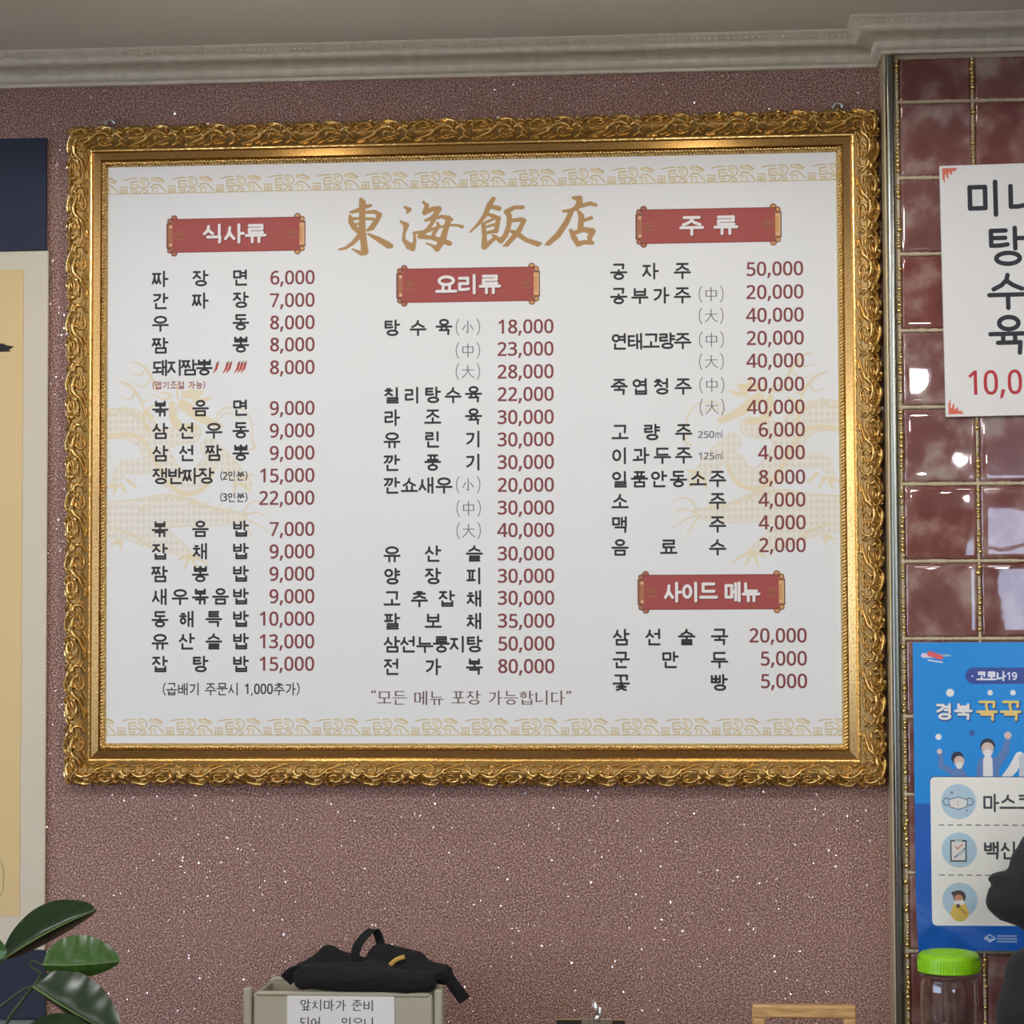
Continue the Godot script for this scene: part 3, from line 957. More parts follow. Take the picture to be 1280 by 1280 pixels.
func menu_print() -> ImageTexture:
	var paper := Color(0.885, 0.887, 0.88)
	var cv := Canvas.new(1000, 795, 2.0, paper)
	# key-pattern borders
	var tan1 := Color(0.80, 0.72, 0.54)
	var tan2 := Color(0.855, 0.79, 0.64)
	for by in [[13.5, 1.0], [760.5, 1.0]]:
		var bx := -52.0
		while bx < 1000.0:
			border(cv, bx, by[0], tan1, tan2)
			bx += 67.6
	for sg in [1.0, -1.0]: dragon(cv, sg)
	# headings
	banner(cv, 91.0, 267.3, 97.0, "식사류", 133.0, 221.7, 95.2)
	banner(cv, 411.0, 590.0, 171.6, "요리류", 456.0, 545.6, 171.0)
	banner(cv, 738.5, 917.5, 96.4, "주 류", 789.0, 868.5, 95.7)
	banner(cv, 738.0, 917.5, 592.4, "사이드 메뉴", 764.5, 893.0, 592.3)
	calligraphy(cv)
	var ink := Color(0.09, 0.09, 0.095)
	var red := Color(0.48, 0.20, 0.195)
	for q in ROWS:
		if q[0]: spread(cv, q[0], q[1], q[2], q[3], 20.5, 21.0, 1.36, ink)
		latin(cv, q[4], q[5], q[6], 18.4, 63.5 if q[4].length() == 5 else 78.0, red, 0.28)
	var grey := Color(0.34, 0.34, 0.35)
	for q in SIZES:
		glyph(cv, q[0], q[1], q[2], 18.0, 19.0, 0.62, grey, 0.42)
		cv.ell(q[1] - 3.5, q[2], 12.5, 16.0, 0.45, grey, PI - 0.75, PI + 0.75)
		cv.ell(q[1] + 3.5, q[2], 12.5, 16.0, 0.45, grey, -0.75, 0.75)
	run(cv, "(맵기조절 가능)", 62.5, 137.5, 304.0, 10.5, 0.55, Color(0.55, 0.25, 0.23))
	run(cv, "(2인분)", 157.4, 196.7, 430.0, 12.5, 0.62, ink)
	run(cv, "(3인분)", 157.4, 196.7, 459.5, 12.5, 0.62, ink)
	run(cv, "(곱배기 주문시 1,000추가)", 77.8, 269.5, 721.6, 16.5, 0.72, ink)
	run(cv, "“모든 메뉴 포장 가능합니다”", 365.2, 640.2, 733.8, 18.5, 0.95, Color(0.36, 0.24, 0.23), 0.5)
	latin(cv, "250", 834.0, 380.0, 9.0, 22.5, grey, 0.1)
	latin(cv, "ml", 845.5, 380.0, 9.5, 11.0, grey, 0.0)
	latin(cv, "125", 834.0, 409.0, 9.0, 22.5, grey, 0.1)
	latin(cv, "ml", 845.5, 409.0, 9.5, 11.0, grey, 0.0)
	# chillies after the pork noodles: one, two, three
	for g in [[151.0, 1], [165.0, 2], [181.0, 3]]:
		for c in g[1]:
			var x: float = g[0] + c * 4.4
			cv.path([x + 3.0, 275.0, 1.7, x + 1.2, 282.0, 1.6, x - 3.2, 288.0, 0.4], Color(0.70, 0.22, 0.17))
			cv.path([x + 3.0, 275.5, 0.9, x + 4.6, 271.8, 0.5], Color(0.35, 0.36, 0.28))
	return cv.texture()

func border(cv: Canvas, x: float, y: float, c: Color, c2: Color) -> void:
	var s := 0.119 # tracing unit to millimetres
	var L := func(p: Array, r: float, col: Color):
		var l := []
		for i in range(0, p.size(), 2): l.append(Vector2(x + (p[i] - 235) * s, y + (p[i + 1] - 262) * s))
		cv.line(l, r, col)
	L.call([235, 462, 803, 462], 0.55, c)
	L.call([240, 380, 325, 380, 325, 448, 245, 448, 245, 410, 298, 408, 298, 430, 268, 430], 0.75, c)
	L.call([290, 300, 360, 285, 440, 282], 0.8, c)
	L.call([372, 325, 372, 400], 0.9, c)
	for yy in [322, 358, 396]: L.call([378, yy, 450, yy - 4], 1.0, c2 if yy == 358 else c)
	for i in 14:
		var a := -2.2 + 4.9 * i / 14.0
		L.call([515 + 68 * cos(a), 338 + 62 * sin(a), 515 + 68 * cos(a + .35), 338 + 62 * sin(a + .35)], 0.75, c)
	L.call([545, 310, 500, 305, 485, 330, 520, 345, 535, 365, 500, 382], 1.0, c2)
	L.call([372, 425, 440, 422, 440, 450, 385, 450], 0.8, c)
	L.call([470, 452, 520, 415, 570, 425, 560, 450, 520, 452], 0.8, c)
	L.call([620, 280, 700, 285, 735, 305], 1.2, c2)
	L.call([615, 300, 690, 318, 750, 335], 1.1, c2)
	L.call([690, 275, 760, 315], 1.2, c)
	L.call([605, 395, 640, 355, 700, 358, 745, 400, 780, 440], 0.9, c)
	L.call([632, 448, 632, 395, 680, 395, 684, 448], 1.0, c2)

func dragon(cv: Canvas, sg: float) -> void:
	# traced on the left half; sg -1 gives the mirrored one. Units: photograph steps of 1.094 mm from the sheet's corner
	var f := 0.0
	var P := func(p: Array, col: Color, lattice := 0.0, c2 := Color.WHITE, rs := 1.0):
		var o := []
		for i in range(0, p.size(), 3):
			var x: float = (p[i] - 134.0) * 1.108
			o.append(Vector3(x if sg > 0 else 1000.0 - x, (p[i + 1] - 213.5) * 1.106, p[i + 2] * 1.1 * rs))
		var flat := []
		for v in smooth_path(o, 4): flat.append_array([v.x, v.y, maxf(v.z, 0.2)])
		cv.path(flat, col, lattice, c2)
	var edge := Color(0.875, 0.83, 0.725)
	var pale := Color(0.89, 0.872, 0.825)
	var scale2 := Color(0.855, 0.83, 0.77)
	var gold := Color(0.885, 0.835, 0.705)
	var bodies := [
		[130, 537, 17, 150, 535, 18, 170, 539, 18, 186, 552, 17, 196, 572, 16, 207, 592, 15, 222, 607, 14, 238, 613, 13, 252, 606, 12, 259, 592, 11],
		[240, 548, 12, 222, 552, 11, 205, 556, 12, 192, 566, 12],
		[262, 566, 10, 285, 588, 11, 300, 604, 8, 312, 612, 5],
		[130, 654, 19, 150, 652, 19, 175, 650, 19, 205, 646, 20, 232, 646, 17, 262, 652, 12, 292, 654, 8, 306, 652, 5],
		[150, 655, 17, 175, 666, 18, 200, 678, 14, 222, 690, 9, 238, 700, 6],
		[190, 588, 8, 172, 590, 9, 155, 590, 8, 148, 600, 6, 143, 612, 5],
		[134, 668, 7, 146, 672, 8, 150, 682, 5],
	]
	for b in bodies: P.call(b, edge, 0.0, edge, 1.09)
	for b in bodies: P.call(b, pale, 0.40, scale2)
	# belly bands
	P.call([138, 551, 2.6, 160, 549, 2.6, 176, 554, 2.6, 188, 570, 2.6, 200, 592, 2.6, 214, 612, 2.6, 232, 624, 2.8, 252, 620, 2.6, 264, 606, 2.2, 268, 592, 1.5], gold)
	P.call([146, 667, 1.6, 170, 676, 2.0, 190, 690, 1.6, 214, 697, 1.2], edge)
	# back fins
	for q in [[138, 521], [152, 516], [166, 520], [174, 524], [180, 640], [196, 628], [212, 624], [228, 627], [244, 632], [260, 637], [276, 640], [290, 643]]:
		P.call([q[0] - 5, q[1] + 4, 1.6, q[0] + 4, q[1] - 4, 0.4], edge)
		P.call([q[0] - 5, q[1] + 4, 1.6, q[0] + 9, q[1] + 4, 0.7], edge)
	# head: brow, snout, jaw, mane
	P.call([216, 512, 4, 218, 530, 5, 226, 540, 5, 244, 542, 4], gold)
	P.call([229, 512, 6, 240, 520, 7, 250, 528, 6, 262, 534, 5, 276, 540, 4], gold)
	P.call([232, 500, 5, 246, 500, 5, 254, 497, 2], gold)
	P.call([246, 508, 4, 258, 507, 2.5, 266, 502, 0.6], gold)
	P.call([222, 488, 1.5, 223, 505, 1.5], gold)
	P.call([239, 488, 1.8, 240, 503, 1.8], gold)
	P.call([190, 528, 3, 182, 520, 2, 178, 510, 1, 188, 506, 0.6], gold)
	P.call([186, 545, 3, 180, 530, 2, 186, 518, 1.5, 196, 512, 0.8], gold)
	P.call([203, 498, 1.2, 214, 500, 1.6, 208, 506, 1.2, 190, 500, 0.6], gold)
	P.call([216, 520, 0.9, 224, 516, 1.2, 221, 524, 0.9, 214, 526, 0.7], edge)
	# antlers
	P.call([197, 494, 1.8, 190, 478, 2.0, 181, 466, 1.9, 172, 460, 1.2, 163, 459, 0.4], edge)
	P.call([183, 466, 1.2, 176, 475, 1.2, 162, 472, 0.4], edge)
	P.call([188, 482, 1.2, 178, 490, 1.0, 164, 484, 0.3], edge)
	P.call([177, 508, 2.0, 168, 494, 2.0, 158, 486, 1.8, 146, 482, 0.5], edge)
	P.call([168, 496, 1.3, 164, 505, 1.2, 148, 502, 0.3], edge)
	# whiskers and tail hairs
	P.call([270, 530, 0.9, 278, 520, 0.9, 292, 517, 0.9, 308, 522, 0.9, 317, 538, 0.9, 316, 556, 0.9, 320, 566, 1.4, 312, 570, 1.2], edge)
	P.call([268, 538, 0.8, 284, 524, 0.8, 302, 530, 0.8], edge)
	P.call([305, 650, 1.3, 312, 638, 1.1, 324, 634, 0.8, 336, 640, 0.3], edge)
	P.call([306, 652, 1.3, 322, 648, 1.1, 338, 654, 0.3], edge)
	P.call([306, 655, 1.3, 322, 662, 1.0, 338, 672, 0.3], edge)
	P.call([304, 658, 1.3, 314, 672, 1.0, 320, 684, 0.3], edge)
	# claws
	for q in [[143, 612, 134, 616], [146, 614, 142, 624], [152, 612, 158, 622], [160, 606, 172, 616], [150, 682, 140, 686], [150, 682, 152, 692], [238, 700, 224, 706], [238, 702, 232, 718], [240, 702, 248, 716], [242, 700, 262, 712], [300, 606, 318, 600], [302, 612, 316, 622], [296, 612, 294, 624]]:
		P.call([q[0], q[1], 2.4, q[2], q[3], 1.0], gold)

func banner(cv: Canvas, x0: float, x1: float, y: float, s: String, tx0: float, tx1: float, ty: float) -> void:
	var red := Color(0.635, 0.28, 0.26)
	var dark := Color(0.40, 0.20, 0.15)
	var gold := Color(0.80, 0.60, 0.36)
	var h := 23.5
	var tones := [Color(0.66, 0.42, 0.30), gold]
	for e in 2: # end plates and scrolled corners
		var sg := -1.0 if e == 0 else 1.0
		var xe := x0 if e == 0 else x1
		cv.rect(minf(xe - sg * 4, xe + sg * 9), y - 17.5, maxf(xe - sg * 4, xe + sg * 9), y + 17.5, dark)
		cv.rect(minf(xe - sg * 4, xe + sg * 7.6), y - 16, maxf(xe - sg * 4, xe + sg * 7.6), y + 16, tones[e])
		cv.seg(xe + sg * 6.6, y - 14, 0.9, xe + sg * 6.6, y + 14, 0.9, gold.lightened(0.25) if e == 1 else tones[e].darkened(0.1))
		for v in [-1.0, 1.0]:
			for q in [[-2.0, 24.0, 4.6], [4.2, 20.5, 3.8]]:
				cv.disc(xe + sg * q[0], y + v * q[1], q[2], dark)
			for q in [[-2.0, 24.0, 3.4], [4.2, 20.5, 2.7]]:
				cv.disc(xe + sg * q[0], y + v * q[1], q[2], tones[e])
			cv.disc(xe + sg * 1.0, y + v * 22.0, 1.2, dark)
			cv.disc(xe + sg * 3.0, y + v * 12.5, 2.2, Color(0.88, 0.66, 0.50))
	cv.rect(x0 - 0.5, y - h, x1 + 0.5, y + h, Color(0.45, 0.16, 0.14))
	cv.rect(x0 - 0.5, y - h + 1.0, x1 + 0.5, y + h - 1.0, red)
	for e in 2:
		var mx := x0 + 9.0 if e == 0 else x1 - 9.0
		cv.disc(mx, y, 7.2, Color(0.64, 0.345, 0.255))
		cv.ell(mx, y, 4.6, 3.4, 0.6, Color(0.55, 0.30, 0.22))
		cv.line([Vector2(mx - 6, y + 1.5), Vector2(mx + 6, y + 1.5)], 0.5, Color(0.52, 0.25, 0.2))
	for pass_no in 2:
		var c := Color(0.42, 0.15, 0.14) if pass_no == 0 else Color(0.90, 0.885, 0.88)
		var o := 0.9 if pass_no == 0 else 0.0
		run(cv, s, tx0 + o, tx1 + o, ty + o, 25.0, 2.5 if pass_no == 0 else 2.1, c)

func calligraphy(cv: Canvas) -> void:
	var strokes := [[0, 238, 80, 16, 250, 110, 30, 248, 200, 27, 248, 380, 31, 265, 500, 29, 270, 572, 34, 240, 590, 18, 155, 548, 5],
		[0, 140, 200, 10, 200, 185, 17, 270, 150, 20, 330, 137, 11], [0, 132, 235, 11, 140, 290, 22, 170, 340, 24, 230, 395, 22],
		[0, 280, 200, 12, 370, 197, 17, 412, 225, 21, 388, 275, 22, 340, 345, 24, 300, 368, 12], [0, 150, 262, 14, 240, 258, 9, 350, 265, 12], [0, 190, 312, 8, 260, 305, 9],
		[0, 228, 415, 24, 160, 490, 17, 90, 538, 11, 25, 552, 6], [0, 302, 405, 7, 400, 455, 22, 495, 512, 29, 520, 520, 20],
		[0, 648, 152, 7, 692, 178, 20, 672, 208, 6], [0, 612, 288, 8, 665, 325, 24, 645, 400, 11, 640, 465, 14, 692, 520, 32, 725, 545, 22, 745, 470, 13, 740, 395, 8],
		[0, 825, 105, 9, 860, 140, 18, 838, 205, 22, 915, 172, 19, 970, 172, 26, 945, 220, 22, 900, 262, 18, 845, 280, 10],
		[0, 925, 280, 16, 870, 360, 15, 800, 425, 22], [0, 738, 398, 11, 850, 385, 14, 960, 345, 11, 1090, 324, 9, 1150, 328, 9, 1190, 340, 14],
		[0, 900, 272, 12, 1000, 242, 13, 1062, 262, 25, 1092, 272, 13], [0, 1065, 270, 25, 1035, 370, 23, 1008, 460, 30, 955, 548, 25, 905, 515, 9, 855, 495, 5],
		[0, 790, 430, 21, 900, 443, 16, 1000, 470, 24, 1072, 498, 21], [0, 958, 302, 9, 970, 335, 13, 920, 410, 16, 935, 440, 12],
		[1, 275, 80, 18, 240, 135, 24, 192, 240, 19, 130, 320, 12, 55, 392, 5], [1, 250, 152, 16, 328, 170, 21], [1, 215, 222, 13, 262, 236, 15, 322, 265, 21, 300, 385, 19],
		[1, 200, 302, 11, 275, 270, 11], [1, 180, 318, 18, 190, 420, 19, 190, 528, 27, 240, 490, 17, 300, 440, 14, 266, 422, 8], [1, 200, 345, 9, 282, 322, 11], [1, 200, 402, 11, 300, 380, 16],
		[1, 290, 435, 12, 345, 475, 23, 390, 420, 21, 420, 330, 21, 425, 240, 23, 398, 203, 22, 470, 162, 17, 550, 160, 16], [1, 440, 285, 15, 535, 275, 18, 562, 285, 18, 520, 370, 21, 470, 430, 23, 402, 508, 19, 370, 522, 6],
		[1, 440, 385, 13, 500, 410, 22, 580, 468, 18, 690, 505, 23, 715, 500, 11], [1, 1022, 72, 12, 1078, 82, 28, 1080, 130, 28, 1045, 172, 22], [1, 928, 198, 10, 1000, 195, 18, 1080, 152, 18, 1180, 127, 16, 1232, 142, 14],
		[1, 1010, 190, 20, 960, 300, 24, 880, 420, 26, 792, 498, 21, 765, 512, 8], [1, 1070, 198, 11, 1098, 245, 25, 1088, 360, 25], [1, 1115, 288, 13, 1190, 262, 15],
		[1, 998, 380, 15, 1030, 450, 25, 1065, 508, 21, 1120, 490, 18, 1198, 496, 16], [1, 1030, 402, 18, 1120, 370, 20, 1198, 388, 28, 1175, 445, 22, 1170, 485, 16]]
	var s := 0.1462
	for ps in 2:
		for st in strokes:
			var o := []
			var x0: float = 318.8 if st[0] == 0 else 495.6
			var y0: float = 40.6 if st[0] == 0 else 43.2
			for i in range(1, st.size(), 3):
				o.append_array([x0 + st[i] * s, y0 + st[i + 1] * s + (st[i] - 600) * 0.0022, st[i + 2] * s * (0.98 if ps == 1 else 1.0) + (0.5 if ps == 0 else 0.0)])
			cv.path(o, Color(0.70, 0.60, 0.45) if ps == 0 else Color(0.69, 0.535, 0.335))

# ------------------------------------------------------------------ the framed menu
const DW := 0.0565   # width of the frame's rails
const FW := 1.113    # outer width
const FH := 0.908    # outer height
func ground(u: float) -> float: # carved member: height above the wall at u metres from the outer edge
	var p := [[0.0, 0.014], [0.0015, 0.018], [0.005, 0.0235], [0.011, 0.0280], [0.017, 0.0292], [0.023, 0.0272], [0.028, 0.0235], [0.032, 0.0208]]
	for k in p.size() - 1:
		if u <= p[k + 1][0]:
			return lerpf(p[k][1], p[k + 1][1], smoothstep(0, 1, (u - p[k][0]) / (p[k + 1][0] - p[k][0])) * 0.4 + 0.6 * (u - p[k][0]) / (p[k + 1][0] - p[k][0]))
	return 0.0208

func menu_board():
	var o := thing("menu_board", Vector3(0, 1.722, 0), "large printed menu in a carved gilt frame hung on the glitter wall", "framed menu")
	# sheet
	var pm := mat(Color.WHITE, 0.6)
	pm.albedo_texture = menu_print()
	part("menu_sheet", panel(1.006, 0.801, 0.004, Vector2(1000.0 / 1006, 795.0 / 801)), pm, o, Vector3(0, 0, 0.013))
	# ornament: scrolls, hooks and leaves as rounded ridges. x along the rail, v from the inner edge (tracing units)
	var ridges := [[205, 78, 7, 162, 100, 8, 148, 140, 9, 160, 185, 12, 200, 200, 20, 225, 180, 12], [250, 102, 5, 300, 90, 6, 345, 86, 7, 378, 108, 7, 380, 140, 8, 355, 168, 10, 325, 160, 7],
		[255, 130, 5, 310, 112, 5, 345, 120, 4], [265, 175, 9, 295, 200, 14, 345, 212, 20, 400, 205, 16, 445, 170, 15, 475, 135, 13, 530, 112, 10, 600, 92, 6, 660, 84, 4],
		[440, 215, 9, 450, 260, 11, 500, 285, 10], [500, 250, 9, 560, 268, 15, 620, 255, 18, 658, 215, 17, 640, 185, 9], [560, 150, 7, 600, 152, 13, 640, 150, 9], [500, 205, 8, 540, 190, 9, 575, 200, 7],
		[130, 205, 9, 165, 225, 14, 215, 235, 11, 250, 262, 8], [205, 255, 7, 260, 275, 12, 330, 290, 13, 385, 286, 9, 420, 262, 6], [255, 215, 8, 265, 245, 6], [640, 275, 7, 690, 262, 10, 716, 232, 7],
		[680, 120, 5, 715, 150, 9, 735, 180, 6], [425, 118, 4, 470, 95, 5, 520, 82, 4], [505, 225, 6, 530, 232, 8, 560, 226, 6], [395, 90, 5, 430, 78, 6, 470, 72, 4], [560, 78, 5, 610, 70, 6, 650, 72, 4], [690, 88, 5, 725, 105, 7, 745, 128, 5], [225, 140, 7, 255, 152, 8, 290, 150, 6], [455, 185, 6, 480, 165, 8, 520, 160, 6], [600, 225, 7, 615, 235, 8], [345, 250, 7, 395, 240, 9, 430, 240, 6], [140, 260, 6, 165, 278, 8, 200, 288, 6], [560, 292, 6, 620, 292, 7, 660, 288, 5], [455, 290, 5, 490, 300, 6, 540, 300, 5]]
	for k in 9: # rim around the oval
		var a0 := PI * 0.95 + k * 0.2
		ridges.append([575 + 108 * cos(a0), 215 + 72 * sin(a0), 6, 575 + 108 * cos(a0 + 0.2), 215 + 72 * sin(a0 + 0.2), 6])
	var nu := 92
	var nv := 44
	var hmap := PackedFloat32Array()
	hmap.resize((nu + 1) * (nv + 1))
	var segs := []
	for r in ridges:
		for i in range(0, r.size() - 3, 3):
			for sh in [0.0, -585.0, 585.0]:
				if maxf(r[i], r[i + 3]) + sh > 100 and minf(r[i], r[i + 3]) + sh < 745: segs.append([Vector2(r[i] + sh, r[i + 1]), Vector2(r[i + 3] + sh, r[i + 4]), float(r[i + 2]), float(r[i + 5])])
	for j in nv + 1:
		for i in nu + 1:
			var p := Vector2(130.0 + 585.0 * i / nu, 58.0 + 242.0 * j / nv)
			var h := 0.0
			for s in segs:
				var ab: Vector2 = s[1] - s[0]
				var t := clampf((p - s[0]).dot(ab) / ab.length_squared(), 0.0, 1.0)
				var r: float = lerpf(s[2], s[3], t) * 1.42
				var d := p.distance_to(s[0] + ab * t) / r
				if d < 1.0: h = maxf(h, sqrt(1.0 - d * d) * (0.0022 + r * 0.00021))
			hmap[j * (nu + 1) + i] = h
	var rails := [["x", 0.0], ["y", PI / 2], ["x", PI], ["y", -PI / 2]]
	for rl in rails:
		var L := FW if rl[0] == "x" else FH
		var other := FH if rl[0] == "x" else FW
		var node := part("frame_rail", rail_ground(L), M.ground, o)
		node.rotation.z = rl[1]
		node.position = Vector3(0, -other / 2, 0).rotated(Vector3(0, 0, 1), rl[1])
		part("gilt_band", rail_strip(L, [[0.0362, 0.0186], [0.0370, 0.0192], [0.0470, 0.0204], [0.0474, 0.0180]]), M.gold_band, node)
		part("gilt_fillet", rail_strip(L, [[0.0318, 0.0200], [0.0323, 0.0216], [0.0335, 0.0224], [0.0350, 0.0222], [0.0358, 0.0212], [0.0362, 0.0180]]), M.gold, node)
		# twisted inner bead
		var n := int(L / 0.0011)
		var lip := grid(n, 9, func(i: int, j: int):
			var q := j / 9.0
			var u := lerpf(0.0474, DW + 0.0004, q)
			var x := clampf(lerpf(DW * 0.8, L - DW * 0.8, float(i) / n), u, L - u)
			var z := 0.0172 + 0.0040 * sin(PI * clampf(q * 1.08, 0, 1)) - 0.0026 * q
			var tw := sin((x * 1000.0 + q * 5.0) * TAU / 4.6)
			var lf := sin((x * 1000.0 - q * 9.0) * TAU / 23.0)
			z += (0.00105 * tw + 0.0004 * lf) * sin(PI * q)
			if j == 9: z = 0.0145
			return Vector3(x - L / 2, u, z))
		part("twisted_bead", lip, M.gold, node)
		var count := 14 if rl[0] == "x" else 11
		var period := L / count
		var middle: ArrayMesh = ornament(hmap, nu, nv, period, L, -1.0)
		for k in count:
			var m: ArrayMesh = middle if k > 0 and k < count - 1 else ornament(hmap, nu, nv, period, L, k * period)
			part("scroll_ornament", m, M.gold, node, Vector3(k * period - L / 2, 0, 0))
	# the two small hangers over the top rail
	for hx in [-0.499, 0.504]:
		var pth := []
		for i in 13:
			var a := PI * i / 12.0
			pth.append(Vector3(0.0065 * cos(a), 0.0075 * sin(a), 0))
		var hk := part("hanger", tube(smooth_path(pth, 1), arr_fill(13, 0.0022), 8), mat(Color(0.75, 0.75, 0.74), 0.25, 0.6), o, Vector3(hx, FH / 2 + 0.004, 0.010))

func arr_fill(n: int, v: float) -> Array:
	var a := []
	a.resize(n)
	a.fill(v)
	return a

func rail_ground(L: float) -> ArrayMesh:
	return grid(2, 26, func(i: int, j: int):
		if j == 0: return Vector3([0.0, 0.5, 1.0][i] * L - L / 2, 0, 0.001)
		var u: float = 0.0325 * (j - 1) / 25.0
		return Vector3(lerpf(u, L - u, i / 2.0) - L / 2, u, ground(u)))

func rail_strip(L: float, prof: Array) -> ArrayMesh:
	var st := st_new()
	for k in prof.size() - 1:
		var a = prof[k]
		var b = prof[k + 1]
		face(st, [Vector3(a[0] - L / 2, a[0], a[1]), Vector3(L / 2 - a[0], a[0], a[1]), Vector3(L / 2 - b[0], b[0], b[1]), Vector3(b[0] - L / 2, b[0], b[1])], Vector3(0, 0, 1))
	return st.commit()

func ornament(hmap: PackedFloat32Array, nu: int, nv: int, period: float, L: float, s0: float) -> ArrayMesh:
	return grid(nu, nv, func(i: int, j: int):
		var jj: int = nv - j # j runs from the outer edge inwards
		var u := 0.0318 * j / nv
		var x := period * i / nu
		var h := hmap[jj * (nu + 1) + i]
		if s0 >= 0.0:
			var full := clampf(s0 + x, u, L - u)
			if absf(full - s0 - x) > 1e-6: h = 0.0
			x = full - s0
		var out := -0.6 * h if j < 8 else 0.0
		return Vector3(x, u + out * (1.0 - j / 8.0), ground(u) - 0.0004 + h))

func panel(w: float, h: float, t: float, inner := Vector2.ONE) -> ArrayMesh:
	# a board whose front carries its print over uv 0..1 (the print covers the inner share of the front)
	var st := st_new()
	var v := [Vector3(-w / 2, -h / 2, t / 2), Vector3(w / 2, -h / 2, t / 2), Vector3(w / 2, h / 2, t / 2), Vector3(-w / 2, h / 2, t / 2)]
	var uv := [Vector2(0, 1), Vector2(1, 1), Vector2(1, 0), Vector2(0, 0)]
	for k in [0, 2, 1, 0, 3, 2]:
		st.set_normal(Vector3(0, 0, 1))
		st.set_uv((uv[k] - Vector2(0.5, 0.5)) / inner + Vector2(0.5, 0.5))
		st.add_vertex(v[k])
	for s in [-1, 1]:
		for ax in 2:
			var e := Vector3(s * w / 2, 0, 0) if ax == 0 else Vector3(0, s * h / 2, 0)
			var d := Vector3(0, h / 2, 0) if ax == 0 else Vector3(w / 2, 0, 0)
			face(st, [e - d + Vector3(0, 0, t / 2), e + d + Vector3(0, 0, t / 2), e + d - Vector3(0, 0, t / 2), e - d - Vector3(0, 0, t / 2)], e)
	face(st, [Vector3(-w / 2, -h / 2, -t / 2), Vector3(w / 2, -h / 2, -t / 2), Vector3(w / 2, h / 2, -t / 2), Vector3(-w / 2, h / 2, -t / 2)], Vector3(0, 0, -1))
	return st.commit()

# ------------------------------------------------------------------ hanging scroll at the left edge
func hanging_scroll():
	var o := thing("hanging_scroll", Vector3(-0.802, 0.93, 0), "hanging scroll with navy end bands, cream mount and gold painting panel", "scroll")
	var weave := noise_tex(256, 0.3, [[0.0, Color(0.80, 0.80, 0.80)], [1.0, Color(1, 1, 1)]], 61, FastNoiseLite.TYPE_SIMPLEX, 1)
	var navy := tri(mat(Color(0.15, 0.19, 0.27), 0.75), 7.0)
	navy.albedo_texture = weave
	var cream := tri(mat(Color(0.86, 0.82, 0.73), 0.7), 7.0)
	cream.albedo_texture = noise_tex(256, 0.3, [[0.0, Color(0.93, 0.93, 0.93)], [1.0, Color(1, 1, 1)]], 62, FastNoiseLite.TYPE_SIMPLEX, 1)
	var w := 0.424
	part("navy_band", box(Vector3(w, 0.1586, 0.0035), 0.001), navy, o, Vector3(0, 2.0864 - 0.93, 0.0045))
	part("cream_mount", box(Vector3(w + 0.006, 0.966, 0.003), 0.001), cream, o, Vector3(0, 1.5237 - 0.93, 0.004))
	part("navy_band", box(Vector3(w + 0.010, 0.0945, 0.0035), 0.001), navy, o, Vector3(0, 0.9938 - 0.93, 0.0045))
	var cv := Canvas.new(348, 894, 1.0, Color(0.86, 0.755, 0.545))
	cv.path([255, 116, 8, 295, 111, 7, 318, 109, 5.5, 327, 109.5, 3.0, 334, 108, 0.6], Color(0.07, 0.07, 0.07))
	cv.path([318, 112, 3, 326, 113, 1.5, 330, 114, 0.5], Color(0.07, 0.07, 0.07))
	cv.path([322, 818, 0.4, 326, 835, 0.5, 325, 858, 0.4, 318, 872, 0.3], Color(0.52, 0.43, 0.28))
	cv.path([150, 300, 5, 180, 420, 8, 170, 560, 6, 200, 640, 2], Color(0.10, 0.10, 0.10))
	var gm := mat(Color.WHITE, 0.7)
	gm.albedo_texture = cv.texture()
	part("painting_panel", panel(0.348, 0.894, 0.001), gm, o, Vector3(-0.6225 - 0.174 + 0.802, 1.534 - 0.93, 0.006))
	var rod := tube([Vector3(-0.21, 0, 0), Vector3(0.202, 0, 0)], [0.011, 0.011], 16)
	part("roller", rod, mat(Color(0.42, 0.44, 0.46), 0.5), o, Vector3(0, 0.006, 0.012))

# ------------------------------------------------------------------ white sign on the tiles
func mini_sign():
	var cv := Canvas.new(167, 331, 3.0, Color(0.90, 0.895, 0.88))
	var ink := Color(0.13, 0.145, 0.18)
	var red := Color(0.72, 0.17, 0.21)
	for sx in [0.0, 1.0]:
		for sy in [0.0, 1.0]:
			for k in 12:
				var d := 20.0 - k * 1.7
				var x0 := 4.0 + k * 1.6
				var x1 := x0 + d * 0.35
				for y in [4.0 + d * 0.9]:
					cv.seg(absf(sx * 167 - x0), absf(sy * 331 - 4.0), 0.9, absf(sx * 167 - x0), absf(sy * 331 - (4.0 + d * (0.7 + 0.3 * sin(k * 2.1)))), 0.7, Color(0.85, 0.42, 0.34))
	glyph(cv, "미", 57.5, 45, 43, 45, 3.0, ink)
	glyph(cv, "니", 109.5, 45, 43, 45, 3.0, ink)
	glyph(cv, "탕", 84, 109, 46, 50, 2.9, ink)
	glyph(cv, "수", 84, 167, 48, 47, 2.9, ink)
	glyph(cv, "육", 84, 226, 48, 50, 2.9, ink)
	latin(cv, "10,000", 143, 287, 31, 116, red, 0.35)
	var m := mat(Color.WHITE, 0.6)
	m.albedo_texture = cv.texture()
	var o := thing("menu_sign", Vector3(0.7165, 1.9205, PZ + 0.0065), "white sign with red corners pricing mini sweet and sour pork at 10,000", "sign")
	o.rotation.z = 0.012
	part("printed_board", panel(0.167, 0.331, 0.006), m, o)

